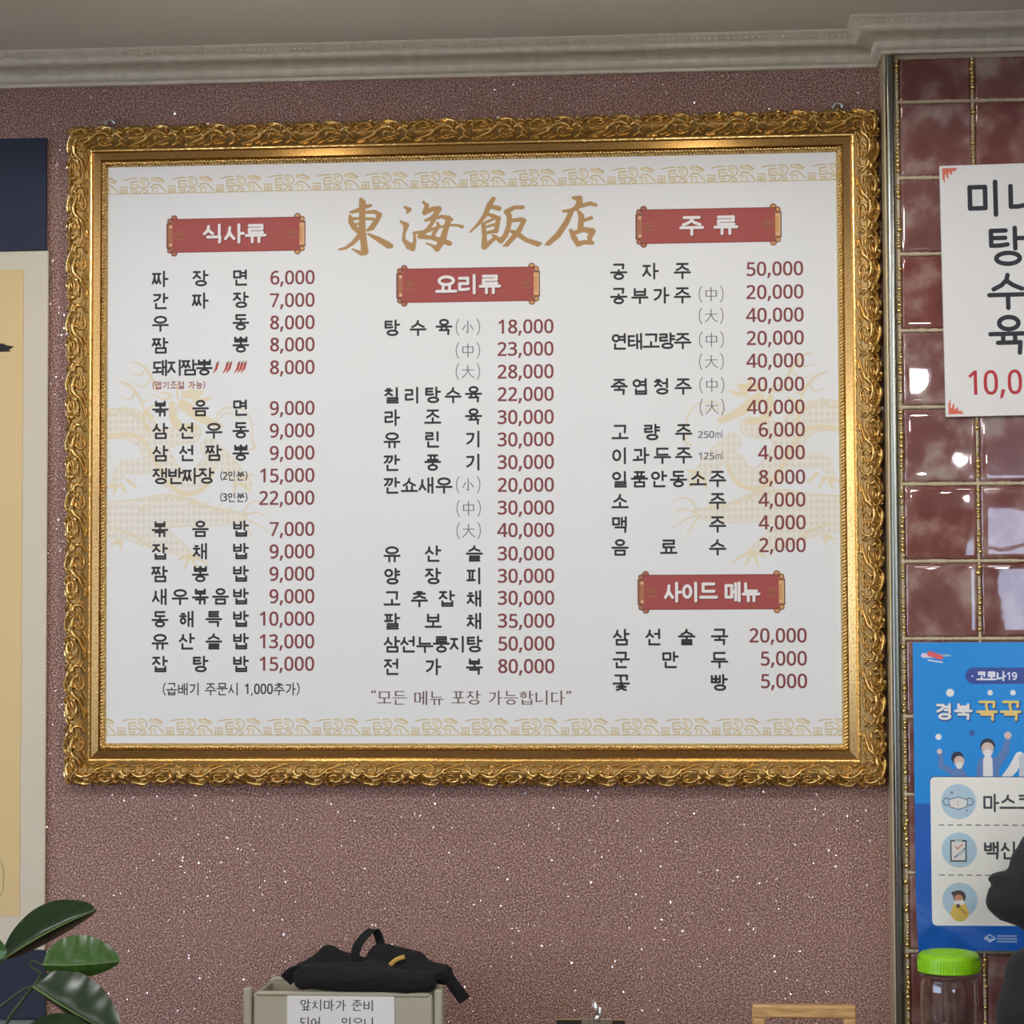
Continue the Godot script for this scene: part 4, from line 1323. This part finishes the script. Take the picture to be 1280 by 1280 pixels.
# ------------------------------------------------------------------ blue notice on the tiles
func notice_poster():
	var blue := Color(0.0, 0.56, 0.89)
	var deep := Color(0.07, 0.37, 0.73)
	var cv := Canvas.new(281, 397, 2.5, blue)
	cv.rect(0, 209, 281, 397, deep)
	var X := func(px): return (px - 1140.5) * 1.046
	var Y := func(py): return (py - 803.0) * 1.040
	# emblem
	cv.seg(14, 17.0, 3.2, 36, 17.5, 2.4, Color(0.85, 0.80, 0.85))
	cv.seg(22, 14.5, 3.4, 36, 19.5, 3.2, Color(0.88, 0.36, 0.40))
	cv.seg(20, 23, 1.0, 38, 26, 1.0, Color(0.86, 0.86, 0.92))
	cv.seg(40, 17, 1.6, 48, 17, 1.2, Color(0.60, 0.75, 0.80))
	# pill and headline
	cv.seg(78, 43.5, 10.5, 230, 43.5, 10.5, Color(0.18, 0.28, 0.60))
	cv.disc(76.5, 44, 1.2, Color(0.90, 0.92, 0.95))
	run(cv, "코로나19", 82, 134, 44, 11.5, 1.15, Color(0.93, 0.94, 0.97))
	var white := Color(0.92, 0.915, 0.90)
	var yellow := Color(0.93, 0.81, 0.46)
	cv.disc(X.call(1186), Y.call(866), 5.2, white)
	for px in [1235, 1263, 1291]: cv.disc(X.call(px), Y.call(866), 3.6, white)
	for q in [["경", 1178.5, white], ["북", 1202, white], ["꼭", 1231, yellow], ["꼭", 1260, yellow], ["꼭", 1289, yellow]]:
		var big: bool = q[0] == "꼭"
		var yy: float = Y.call(888.5 if big else 889.5)
		glyph(cv, q[0], X.call(q[1]) + 0.8, yy + 0.8, 24.0 if big else 20.5, 25.0 if big else 20.0, 2.5, Color(0.09, 0.25, 0.50))
		glyph(cv, q[0], X.call(q[1]), yy, 24.0 if big else 20.5, 25.0 if big else 20.0, 1.75, q[2])
	cv.disc(X.call(1171), Y.call(921), 4.0, white)
	cv.disc(X.call(1212), Y.call(916), 4.0, Color(0.17, 0.36, 0.68))
	# waving figures
	var coat := Color(0.36, 0.50, 0.73)
	var skin := Color(0.86, 0.76, 0.72)
	var hair := Color(0.13, 0.16, 0.24)
	cv.path([X.call(1173), Y.call(942), 3.2, X.call(1174), Y.call(957), 3.8, X.call(1190), Y.call(966), 4.2], coat)
	cv.path([X.call(1195), Y.call(969), 10, X.call(1196), Y.call(985), 12], coat)
	cv.disc(X.call(1172), Y.call(939), 3.4, skin)
	cv.disc(X.call(1194), Y.call(947), 8.0, hair)
	cv.seg(X.call(1196), Y.call(951), 6.6, X.call(1196), Y.call(953), 6.2, skin)
	cv.seg(X.call(1196), Y.call(956), 4.2, X.call(1196), Y.call(957), 4.0, white)
	cv.path([X.call(1256), Y.call(922), 3.6, X.call(1252), Y.call(940), 5.0, X.call(1241), Y.call(955), 7.0], coat)
	cv.path([X.call(1231), Y.call(958), 14, X.call(1231), Y.call(985), 16], coat)
	cv.path([X.call(1231), Y.call(950), 6, X.call(1231), Y.call(985), 6.5], white)
	cv.disc(X.call(1256), Y.call(919), 4.8, skin)
	cv.disc(X.call(1231), Y.call(932), 9.4, hair)
	cv.seg(X.call(1231), Y.call(935), 7.8, X.call(1231), Y.call(938), 7.2, skin)
	cv.seg(X.call(1231), Y.call(941), 5.0, X.call(1231), Y.call(942), 5.0, white)
	cv.path([X.call(1270), Y.call(945), 6, X.call(1262), Y.call(960), 6, X.call(1252), Y.call(972), 5], white)
	cv.path([X.call(1276), Y.call(948), 7, X.call(1280), Y.call(985), 12], Color(0.80, 0.82, 0.86))
	cv.disc(X.call(1284), Y.call(926), 9, skin)
	# card with the three rules
	var card := Color(0.95, 0.945, 0.90)
	var x0: float = X.call(1160)
	var y0: float = Y.call(971)
	var y1: float = Y.call(1155)
	cv.seg(x0 + 6, y0 + 6, 7.0, 250, y0 + 6, 7.0, Color(0.10, 0.30, 0.55))
	for q in [[x0 + 6, y0 + 6], [x0 + 6, y1 - 6]]: cv.seg(q[0], q[1], 6.0, 256, q[1], 6.0, card)
	cv.rect(x0, y0 + 6, 262, y1 - 6, card)
	var pale := Color(0.70, 0.81, 0.865)
	for py in [1001.5, 1061.5, 1123.5]: cv.disc(X.call(1194.5), Y.call(py), 22.5, pale)
	for py in [1030.5, 1092.5]:
		var dx: float = X.call(1170)
		while dx < 250:
			cv.seg(dx, Y.call(py), 0.6, dx + 6.0, Y.call(py), 0.6, Color(0.36, 0.36, 0.36))
			dx += 11.8
	var line := Color(0.42, 0.50, 0.56)
	# mask
	var mx: float = X.call(1194)
	var my: float = Y.call(1003)
	for s in [-1.0, 1.0]: cv.ell(mx + s * 14.5, my - 1.5, 4.6, 4.6, 0.7, line)
	cv.fill([PackedVector2Array([Vector2(mx - 12, my - 4), Vector2(mx, my - 7.5), Vector2(mx + 12, my - 4), Vector2(mx + 11, my + 5), Vector2(mx, my + 8.5), Vector2(mx - 11, my + 5)])], Color(0.90, 0.895, 0.88))
	cv.line([Vector2(mx - 12, my - 4), Vector2(mx, my - 7.5), Vector2(mx + 12, my - 4), Vector2(mx + 11, my + 5), Vector2(mx, my + 8.5), Vector2(mx - 11, my + 5), Vector2(mx - 12, my - 4)], 0.6, line)
	cv.seg(mx - 0.5, my - 2, 0.5, mx, my + 3, 0.5, Color(0.85, 0.65, 0.55))
	cv.disc(mx - 8, my - 13, 1.8, Color(0.48, 0.54, 0.64))
	cv.disc(mx + 11, my + 10, 1.3, Color(0.48, 0.54, 0.64))
	# clipboard
	mx = X.call(1193.5)
	my = Y.call(1062)
	cv.rect(mx - 10.5, my - 13.5, mx + 10.5, my + 14.5, Color(0.25, 0.30, 0.34))
	cv.rect(mx - 8.8, my - 11.5, mx + 8.8, my + 12.6, Color(0.90, 0.89, 0.87))
	cv.seg(mx - 3, my - 13.5, 2.0, mx + 3, my - 13.5, 2.0, Color(0.70, 0.76, 0.78))
	cv.line([Vector2(mx - 4, my - 5), Vector2(mx - 1, my - 2), Vector2(mx + 5, my - 8)], 0.8, Color(0.86, 0.52, 0.46))
	cv.line([Vector2(mx - 5, my + 9), Vector2(mx + 2, my + 3), Vector2(mx + 9, my - 3)], 0.9, line)
	cv.seg(mx + 1, my + 5, 1.6, mx + 6, my + 1, 1.6, Color(0.70, 0.78, 0.82))
	# coughing figure
	mx = X.call(1194)
	my = Y.call(1123)
	cv.path([mx, my + 10, 9, mx, my + 16, 12], Color(0.90, 0.78, 0.38))
	cv.disc(mx, my - 4, 8.0, Color(0.33, 0.30, 0.28))
	cv.seg(mx - 8, my - 8, 2.4, mx - 2, my - 9, 3, Color(0.33, 0.30, 0.28))
	cv.seg(mx - 1, my - 1, 5.8, mx - 1, my + 2, 5.2, Color(0.83, 0.60, 0.48))
	cv.seg(mx - 4, my + 4, 3.0, mx + 3, my + 3.5, 3.2, white)
	cv.line([Vector2(mx - 1, my + 9), Vector2(mx + 8, my + 18)], 1.2, Color(0.78, 0.60, 0.30))
	cv.disc(mx - 2, my + 8, 2.6, Color(0.40, 0.36, 0.34))
	run(cv, "마스크", X.call(1224), X.call(1286), Y.call(1003), 22.0, 1.35, Color(0.24, 0.255, 0.27))
	run(cv, "백신", X.call(1224), X.call(1266), Y.call(1062), 22.0, 1.35, Color(0.24, 0.255, 0.27))
	# footer mark
	mx = X.call(1230)
	my = Y.call(1170)
	cv.line([Vector2(mx - 7, my), Vector2(mx, my - 4.5), Vector2(mx + 7, my), Vector2(mx, my + 4.5), Vector2(mx - 7, my)], 0.8, Color(0.72, 0.78, 0.88))
	cv.line([Vector2(mx - 4, my - 1), Vector2(mx, my + 2), Vector2(mx + 6, my + 1)], 1.0, Color(0.72, 0.78, 0.88))
	for yy in [-3.0, 0.5, 4.0]: cv.seg(mx + 10, my + yy, 0.9, mx + 34, my + yy, 0.9, Color(0.62, 0.70, 0.83))
	var m := mat(Color.WHITE, 0.36)
	m.albedo_texture = cv.texture()
	m.cull_mode = BaseMaterial3D.CULL_DISABLED
	var o := thing("notice_poster", Vector3(0.5885, 1.062, PZ + 0.004), "blue health notice poster on the tiles with its lower left corner curling up", "poster")
	var sheet := grid(42, 60, func(i: int, j: int):
		var x := 0.281 * i / 42.0
		var y := 0.3975 * j / 60.0
		var d := 0.052 - (y + x * 0.72) # beyond the crease the corner lifts
		var z := 0.0008 * sin(x * 31.0) * sin(y * 17.0) + 0.001
		z += 0.26 * (sqrt(d * d + 0.00003) + d)
		z += 0.006 * exp(-pow((y + 0.001) / 0.02, 2.0)) * smoothstep(0.0, 0.05, x)
		return Vector3(x, y, z), true)
	part("printed_sheet", sheet, m, o)

# ------------------------------------------------------------------ counter under the menu (below the picture)
const TOP := 0.86
func counter():
	var o := thing("counter", Vector3(0, 0, 0), "low wooden counter along the wall carrying the small things", "counter")
	var wood := tri(mat(Color(0.42, 0.28, 0.18), 0.4), 2.0)
	wood.albedo_texture = noise_tex(256, 0.02, [[0.0, Color(0.7, 0.7, 0.7)], [1.0, Color(1, 1, 1)]], 71)
	part("worktop", box(Vector3(2.05, 0.03, 0.44), 0.004), wood, o, Vector3(0.02, TOP - 0.015, 0.302))
	part("cabinet", box(Vector3(1.95, TOP - 0.03, 0.38), 0.004), wood, o, Vector3(0.02, (TOP - 0.03) / 2, 0.282))

# ------------------------------------------------------------------ plastic bin with its note, and the aprons lying on it
func apron_bin():
	var pl := mat(Color(0.69, 0.67, 0.59), 0.4)
	var o := thing("plastic_bin", Vector3(-0.1425, TOP, 0.145), "grey plastic bin with corner posts and a taped paper note", "bin")
	var h := 0.160
	part("front_wall", box(Vector3(0.228, h, 0.005), 0.0015), pl, o, Vector3(0, h / 2, 0.055))
	part("back_wall", box(Vector3(0.228, h, 0.005), 0.0015), pl, o, Vector3(0, h / 2, -0.055))
	for s in [-1, 1]: part("side_wall", box(Vector3(0.005, h - 0.004, 0.105), 0.0015), pl, o, Vector3(s * 0.114, h / 2 - 0.002, 0))
	part("base", box(Vector3(0.226, 0.006, 0.105), 0.001), pl, o, Vector3(0, 0.004, 0))
	part("rim", box(Vector3(0.222, 0.006, 0.008), 0.002), pl, o, Vector3(0, h - 0.001, 0.0555))
	part("rim", box(Vector3(0.222, 0.006, 0.008), 0.002), pl, o, Vector3(0, h - 0.001, -0.0555))
	for s in [-1, 1]:
		for z in [0.052]:
			part("post", box(Vector3(0.0105, h + 0.006, 0.016), 0.002), pl, o, Vector3(s * 0.1222, (h + 0.006) / 2, z))
	# note
	var cv := Canvas.new(137, 100, 3.0, Color(0.90, 0.90, 0.89))
	var ink := Color(0.22, 0.22, 0.23)
	run(cv, "앞치마가 준비", 16, 112, 11.5, 13.5, 0.72, ink, 0.5)
	run(cv, "되어", 16, 44, 33.5, 13.5, 0.72, ink, 0.5)
	run(cv, "있으니", 69, 112, 33.5, 13.5, 0.72, ink, 0.5)
	var m := mat(Color.WHITE, 0.4)
	m.albedo_texture = cv.texture()
	part("paper_note", panel(0.137, 0.100, 0.0008), m, o, Vector3(-0.0025, h - 0.053, 0.0582))
	# aprons: one bundle, folded forward over the rim
	var a := thing("apron", Vector3(-0.13, TOP + h + 0.006, 0.15), "black cloth apron bundled on top of the grey plastic bin", "apron")
	var nz := FastNoiseLite.new()
	nz.frequency = 38.0
	nz.seed = 3
	var body := nets(Vector3(-0.10, -0.012, -0.055), Vector3(0.145, 0.085, 0.072), 0.0034, func(p: Vector3) -> float:
		var d := capsule(p, Vector3(-0.062, 0.012, 0.045), Vector3(0.092, 0.008, 0.047), 0.015, 0.014)
		d = smin(d, capsule(p, Vector3(-0.058, 0.013, 0.025), Vector3(0.03, 0.014, 0.03), 0.014, 0.014), 0.006)
		d = smin(d, capsule(p, Vector3(-0.072, 0.010, -0.01), Vector3(-0.042, 0.034, -0.012), 0.011, 0.010), 0.01)
		d = smin(d, capsule(p, Vector3(-0.042, 0.034, -0.012), Vector3(-0.004, 0.018, -0.01), 0.010, 0.013), 0.008)
		d = smin(d, capsule(p, Vector3(0.03, 0.030, 0.0), Vector3(0.072, 0.026, 0.005), 0.020, 0.016), 0.008)
		d = smin(d, capsule(p, Vector3(0.072, 0.022, 0.01), Vector3(0.112, 0.013, 0.02), 0.014, 0.013), 0.008)
		d = smin(d, ellipsoid(p, Vector3(0.01, 0.013, 0.005), Vector3(0.09, 0.014, 0.045)), 0.01)
		return d + 0.0030 * nz.get_noise_3dv(p * Vector3(0.6, 1.6, 0.8)))
	part("folded_cloth", body, M.black_cloth, a)
	var lp := smooth_path([Vector3(-0.004, 0.018, 0.01), Vector3(-0.001, 0.045, 0.012), Vector3(0.012, 0.063, 0.008), Vector3(0.021, 0.067, 0.002), Vector3(0.027, 0.055, 0.0), Vector3(0.030, 0.036, 0.002)], 5)
	part("neck_loop", ribbon(lp, 0.0062, Vector3(1, 0, 0.5)), M.black_cloth, a)
	var tp := smooth_path([Vector3(0.105, 0.020, 0.02), Vector3(0.120, 0.010, 0.03), Vector3(0.130, -0.002, 0.034), Vector3(0.141, -0.016, 0.035)], 5)
	part("tie_strap", ribbon(tp, 0.0082, Vector3(0.7, 0.75, 0.2)), M.black_cloth, a)
	part("tie_strap", ribbon(smooth_path([Vector3(-0.088, 0.008, 0.04), Vector3(-0.075, 0.018, 0.042), Vector3(-0.055, 0.016, 0.045)], 5), 0.009, Vector3(0, 1, 0.3)), M.black_cloth, a)
	part("yellow_tab", ribbon(smooth_path([Vector3(0.044, 0.026, 0.0265), Vector3(0.052, 0.033, 0.0268), Vector3(0.063, 0.037, 0.0262)], 4), 0.0026, Vector3(-0.5, 1, 0.4)), mat(Color(0.90, 0.72, 0.36), 0.6), a)

func ribbon(path: Array, half: float, side: Vector3, thick := 0.0009) -> ArrayMesh:
	# a cloth band with thickness, its width along side
	var n := path.size() - 1
	return grid(4, n + 2, func(i: int, j: int):
		var k := clampi(j - 1, 0, n)
		var d: Vector3 = (path[mini(k + 1, n)] - path[maxi(k - 1, 0)]).normalized()
		var s := (side - d * side.dot(d)).normalized()
		var up := d.cross(s)
		if j == 0 or j == n + 2: return path[k]
		var c: Vector2 = [Vector2(-1, -1), Vector2(-1, 1), Vector2(1, 1), Vector2(1, -1), Vector2(-1, -1)][i]
		return path[k] + s * c.x * half + up * c.y * thick)

# ------------------------------------------------------------------ clear jar with a green lid
func jar():
	var o := thing("plastic_jar", Vector3(0.6155, TOP, 0.20), "clear plastic jar with a bright green screw lid in front of the tiles", "jar")
	var gm := mat(Color(0.97, 0.985, 0.975, 0.0), 0.02)
	gm.refraction_enabled = true
	gm.refraction_scale = 0.05
	var prof := []
	for q in [[0.0, 0.001], [0.030, 0.001], [0.034, 0.004], [0.035, 0.012], [0.035, 0.090], [0.0335, 0.096], [0.0335, 0.120], [0.035, 0.126], [0.0355, 0.165], [0.0350, 0.178], [0.0330, 0.184], [0.0325, 0.188], [0.0360, 0.1895], [0.0360, 0.1915], [0.0325, 0.193], [0.0325, 0.200]]:
		prof.append(Vector2(q[0], q[1]))
	part("jar_body", lathe(prof, 56), gm, o)
	var inner := []
	for q in prof: inner.append(Vector2(maxf(q.x - 0.0013, 0.0), q.y + (0.0014 if q.y < 0.01 else 0.0)))
	inner.reverse()
	part("jar_lining", lathe(inner, 56), gm, o)
	var lid := []
	for q in [[0.0362, 0.1945], [0.0384, 0.1950], [0.0386, 0.1965], [0.0380, 0.1980], [0.0380, 0.2120], [0.0368, 0.2150], [0.0340, 0.2175], [0.0300, 0.2185], [0.0285, 0.2178], [0.0, 0.2178]]: lid.append(Vector2(q[0], q[1]))
	var lm := mat(Color(0.55, 0.81, 0.05), 0.35)
	part("lid", lathe(lid, 64), lm, o)
	var st := st_new()
	for k in 64:
		var a := TAU * k / 64
		add_box(st, Vector3(sin(a) * 0.0380, 0.2045, cos(a) * 0.0380), Vector3(0.0012, 0.010, 0.0012), 0.0003, Basis(Vector3(0, 1, 0), a))
	part("lid_ribs", st.commit(), lm, o)
	# wrapped sweets heaped in the jar
	var rng := RandomNumberGenerator.new()
	rng.seed = 8
	var kinds := [["pale green", Color(0.66, 0.72, 0.60)], ["gold", Color(0.78, 0.55, 0.28)], ["dark grey", Color(0.22, 0.23, 0.23)]]
	for layer in 8:
		for k in 3:
			var a := TAU * k / 3 + layer * 1.05 + 0.4
			var s := thing("wrapped_sweet", o.position + Vector3(sin(a) * 0.0165, 0.0105 + 0.0158 * layer, cos(a) * 0.0165), "wrapped sweet buried low in the clear jar, below the picture", "sweet", a)
			if layer == 7: tag(s, "%s wrapped sweet on top of the heap in the clear jar" % kinds[k][0])
			tag(s, "", "", "sweets in the jar")
			s.rotation.x = rng.randf_range(-0.15, 0.15)
			var sm := mat(kinds[(k + layer * 2 + 1) % 3 if layer < 7 else k][1], 0.3)
			part("wrapper", box(Vector3(0.017, 0.0125, 0.012), 0.004), sm, s)
			for e in [-1, 1]: part("twisted_end", tube([Vector3(e * 0.008, 0, 0), Vector3(e * 0.0095, 0, 0), Vector3(e * 0.0125, 0, 0)], [0.003, 0.0018, 0.004], 8, 0.5), sm, s)

# ------------------------------------------------------------------ clipboard and wooden frame
func clipboard():
	var o := thing("clipboard", Vector3(0.168, TOP, 0.14), "small dark clipboard with a bright metal spring clip", "clipboard")
	part("board", box(Vector3(0.088, 0.119, 0.004), 0.001), mat(Color(0.16, 0.11, 0.085), 0.4), o, Vector3(0, 0.0595, 0))
	part("board_edge", box(Vector3(0.089, 0.0016, 0.0044), 0.0003), mat(Color(0.62, 0.52, 0.36), 0.5), o, Vector3(0, 0.1195, 0))
	var foot := part("easel_foot", box(Vector3(0.03, 0.10, 0.003), 0.001), mat(Color(0.16, 0.11, 0.085), 0.4), o, Vector3(0, 0.049, -0.022))
	foot.rotation.x = 0.4
	part("paper", box(Vector3(0.078, 0.095, 0.0008)), M.white_paper, o, Vector3(0.004, 0.058, 0.0026))
	var cr := mat(Color(0.86, 0.86, 0.85), 0.16, 1.0)
	part("clip_plate", box(Vector3(0.040, 0.012, 0.003), 0.001), cr, o, Vector3(0.008, 0.1155, 0.0044))
	part("clip_neck", tube([Vector3(0.0085, 0.118, 0.005), Vector3(0.009, 0.126, 0.005)], [0.0050, 0.0035], 12), cr, o)
	var lv := smooth_path([Vector3(0.0095, 0.124, 0.005), Vector3(0.0085, 0.131, 0.008), Vector3(0.0060, 0.139, 0.008), Vector3(0.0035, 0.1455, 0.006)], 5)
	part("clip_lever", ribbon(lv, 0.0026, Vector3(1, 0.3, 0), 0.0009), cr, o)
	part("clip_lever", ribbon(smooth_path([Vector3(0.0105, 0.124, 0.004), Vector3(0.0125, 0.130, 0.003), Vector3(0.0128, 0.1355, 0.002)], 5), 0.0018, Vector3(1, 0, 0), 0.0008), cr, o)

func wood_frame():
	var o := thing("wooden_frame", Vector3(0.439, TOP, 0.148), "small open frame of pale varnished wood standing under the menu", "wooden frame")
	var wm := tri(mat(Color(0.88, 0.71, 0.48), 0.32), 1.0)
	wm.uv1_scale = Vector3(3, 22, 22)
	wm.albedo_texture = noise_tex(256, 0.03, [[0.0, Color(0.80, 0.76, 0.70)], [1.0, Color(1, 1, 1)]], 81)
	part("rail", box(Vector3(0.131, 0.0165, 0.016), 0.002), wm, o, Vector3(0, 0.1345, 0))
	part("rail", box(Vector3(0.131, 0.0165, 0.016), 0.002), wm, o, Vector3(0, 0.00825, 0))
	for s in [-1, 1]: part("stile", box(Vector3(0.0165, 0.1097, 0.016), 0.002), wm, o, Vector3(s * 0.0572, 0.0714, 0))
	for s in [-1, 1]: part("foot", box(Vector3(0.02, 0.006, 0.06), 0.001), wm, o, Vector3(s * 0.045, 0.003, 0.0))

# ------------------------------------------------------------------ potted plant at the left
func leaf(o: Node3D, m: Material, b: Vector3, t: Vector3, wu: float, wl: float, bow: float, fold: float, wide := 0.5) -> void:
	# blade from b to t; wu and wl: how far it spreads above and below its rib, as it is turned
	var ax := (t - b)
	var dn := Vector3(-ax.y, ax.x, 0).normalized()
	var at := func(s: float, q: float) -> Vector3:
		var pr := pow(sin(PI * pow(s, 0.5 / wide * 0.9)), 0.62) if s > 0.001 and s < 0.999 else 0.0
		var p := b + ax * s + Vector3(0, 1, 0) * bow * sin(PI * s)
		p += dn * q * (wu if q > 0 else wl) * pr
		p.z += fold * pow(absf(q), 1.4) * pr + 0.0015 * sin(s * 19.0) * absf(q) * pr
		return p
	var blade := grid(28, 14, func(i: int, j: int): return at.call(i / 28.0, j / 7.0 - 1.0))
	var bl := part("leaf", blade, m, o)
	var rib := []
	var rad := []
	for k in 15:
		rib.append(at.call(0.97 * k / 14.0, 0.0) + Vector3(0, 0, 0.0004))
		rad.append(lerpf(0.0013, 0.0004, k / 14.0))
	part("midrib", tube(rib, rad, 6), M.rib, bl)

func plant():
	var o := thing("potted_plant", Vector3(-0.545, TOP, 0.36), "glossy dark green broad-leaved plant reaching in from the lower left corner", "plant")
	M.rib = mat(Color(0.42, 0.52, 0.28), 0.5)
	var dark := tri(mat(Color(0.16, 0.25, 0.15), 0.26), 9.0)
	dark.albedo_texture = noise_tex(256, 0.04, [[0.0, Color(0.75, 0.78, 0.75)], [1.0, Color(1, 1, 1)]], 91)
	dark.backlight_enabled = true
	dark.backlight = Color(0.10, 0.16, 0.05)
	var mid := dark.duplicate()
	mid.albedo_color = Color(0.27, 0.42, 0.17)
	var p := o.position
	leaf(o, dark, Vector3(-0.529, 1.086, 0.37) - p, Vector3(-0.4254, 1.1405, 0.33) - p, 0.033, 0.011, 0.004, -0.030, 0.55)
	leaf(o, mid, Vector3(-0.595, 1.098, 0.385) - p, Vector3(-0.5135, 1.1005, 0.40) - p, 0.030, 0.024, 0.002, 0.006, 0.6)
	leaf(o, mid, Vector3(-0.4775, 1.0815, 0.38) - p, Vector3(-0.388, 1.0835, 0.36) - p, 0.034, 0.017, -0.002, -0.012, 0.55)
	leaf(o, dark, Vector3(-0.487, 1.0564, 0.385) - p, Vector3(-0.3790, 0.9990, 0.39) - p, 0.040, 0.012, -0.003, -0.020, 0.6)
	leaf(o, dark, Vector3(-0.505, 0.992, 0.41) - p, Vector3(-0.385, 0.975, 0.43) - p, 0.036, 0.030, 0.006, -0.030, 0.5)
	var sm := mat(Color(0.22, 0.27, 0.14), 0.5)
	var stems := [[Vector3(-0.4775, 1.0815, 0.38), Vector3(-0.490, 1.0855, 0.378), Vector3(-0.4925, 1.078, 0.377), Vector3(-0.4815, 1.0725, 0.378), Vector3(-0.484, 1.062, 0.376), Vector3(-0.505, 1.036, 0.374), Vector3(-0.5265, 1.003, 0.37), Vector3(-0.536, 0.94, 0.362)],
		[Vector3(-0.487, 1.0564, 0.385), Vector3(-0.500, 1.052, 0.38), Vector3(-0.528, 1.032, 0.372), Vector3(-0.546, 1.015, 0.366), Vector3(-0.550, 0.94, 0.362)],
		[Vector3(-0.529, 1.086, 0.37), Vector3(-0.540, 1.07, 0.368), Vector3(-0.553, 1.02, 0.362), Vector3(-0.553, 0.94, 0.360)],
		[Vector3(-0.595, 1.098, 0.385), Vector3(-0.603, 1.07, 0.38), Vector3(-0.575, 1.0, 0.365), Vector3(-0.560, 0.94, 0.36)],
		[Vector3(-0.505, 0.992, 0.41), Vector3(-0.520, 0.985, 0.395), Vector3(-0.535, 0.94, 0.37)]]
	for s in stems:
		var q := []
		for v in s: q.append(v - p)
		var sp := smooth_path(q, 5)
		var rr := []
		for k in sp.size(): rr.append(lerpf(0.0011, 0.0026, float(k) / sp.size()))
		part("stem", tube(sp, rr, 7), sm, o)
	var pot := []
	for q in [[0.0, 0.0], [0.040, 0.0], [0.043, 0.003], [0.054, 0.080], [0.058, 0.081], [0.058, 0.092], [0.052, 0.092], [0.050, 0.080]]: pot.append(Vector2(q[0], q[1]))
	part("pot", lathe(pot, 36), mat(Color(0.62, 0.60, 0.57), 0.5), o)
	part("soil", lathe([Vector2(0.052, 0.081), Vector2(0.03, 0.0835), Vector2(0.0, 0.085)], 24), mat(Color(0.13, 0.09, 0.06), 0.9), o)

# ------------------------------------------------------------------ black plush animal at the right edge
func plush_toy():
	var o := thing("plush_toy", Vector3(0.765, TOP, 0.26), "black plush animal with a rounded snout, cut off by the right picture edge", "plush toy")
	var fl := tri(mat(Color(0.14, 0.142, 0.152), 0.95), 40.0)
	fl.albedo_texture = noise_tex(256, 0.12, [[0.0, Color(0.75, 0.75, 0.75)], [1.0, Color(1, 1, 1)]], 95)
	fl.rim_enabled = true
	fl.rim = 0.6
	fl.rim_tint = 0.5
	var nz := FastNoiseLite.new()
	nz.frequency = 18.0
	nz.seed = 6
	var b := o.position
	var body := nets(Vector3(-0.13, -0.004, -0.15), Vector3(0.15, 0.44, 0.15), 0.0060, func(p: Vector3) -> float:
		# head, snout, nose, ears
		var d := ellipsoid(p, Vector3(0.020, 0.310, 0), Vector3(0.105, 0.096, 0.086))
		d = smin(d, ellipsoid(p, Vector3(-0.076, 0.290, 0.0), Vector3(0.036, 0.028, 0.034)), 0.010)
		d = smin(d, ellipsoid(p, Vector3(-0.088, 0.315, 0.0), Vector3(0.019, 0.0105, 0.020)), 0.003)
		for s in [-1.0, 1.0]: d = smin(d, ellipsoid(p, Vector3(0.035, 0.395, s * 0.06), Vector3(0.030, 0.032, 0.015)), 0.010)
		# trunk, legs
		var t := capsule(p, Vector3(0.0, 0.165, 0), Vector3(0.004, 0.095, 0), 0.092, 0.098)
		for s in [-1.0, 1.0]: t = smin(t, capsule(p, Vector3(-0.02, 0.035, s * 0.07), Vector3(-0.062, 0.034, s * 0.085), 0.038, 0.034), 0.015)
		d = smin(d, t, 0.004)
		return d + 0.0030 * nz.get_noise_3dv(p * Vector3(1.0, 2.2, 1.0)))
	part("body", body, fl, o)
	var arm := nets(Vector3(-0.135, 0.06, 0.02), Vector3(-0.02, 0.27, 0.13), 0.005, func(p: Vector3) -> float:
		return smin(capsule(p, Vector3(-0.068, 0.214, 0.055), Vector3(-0.080, 0.165, 0.072), 0.028, 0.029), capsule(p, Vector3(-0.080, 0.165, 0.072), Vector3(-0.074, 0.095, 0.078), 0.029, 0.026), 0.01) + 0.0018 * nz.get_noise_3dv(p * 1.7))
	part("arm", arm, fl, o)
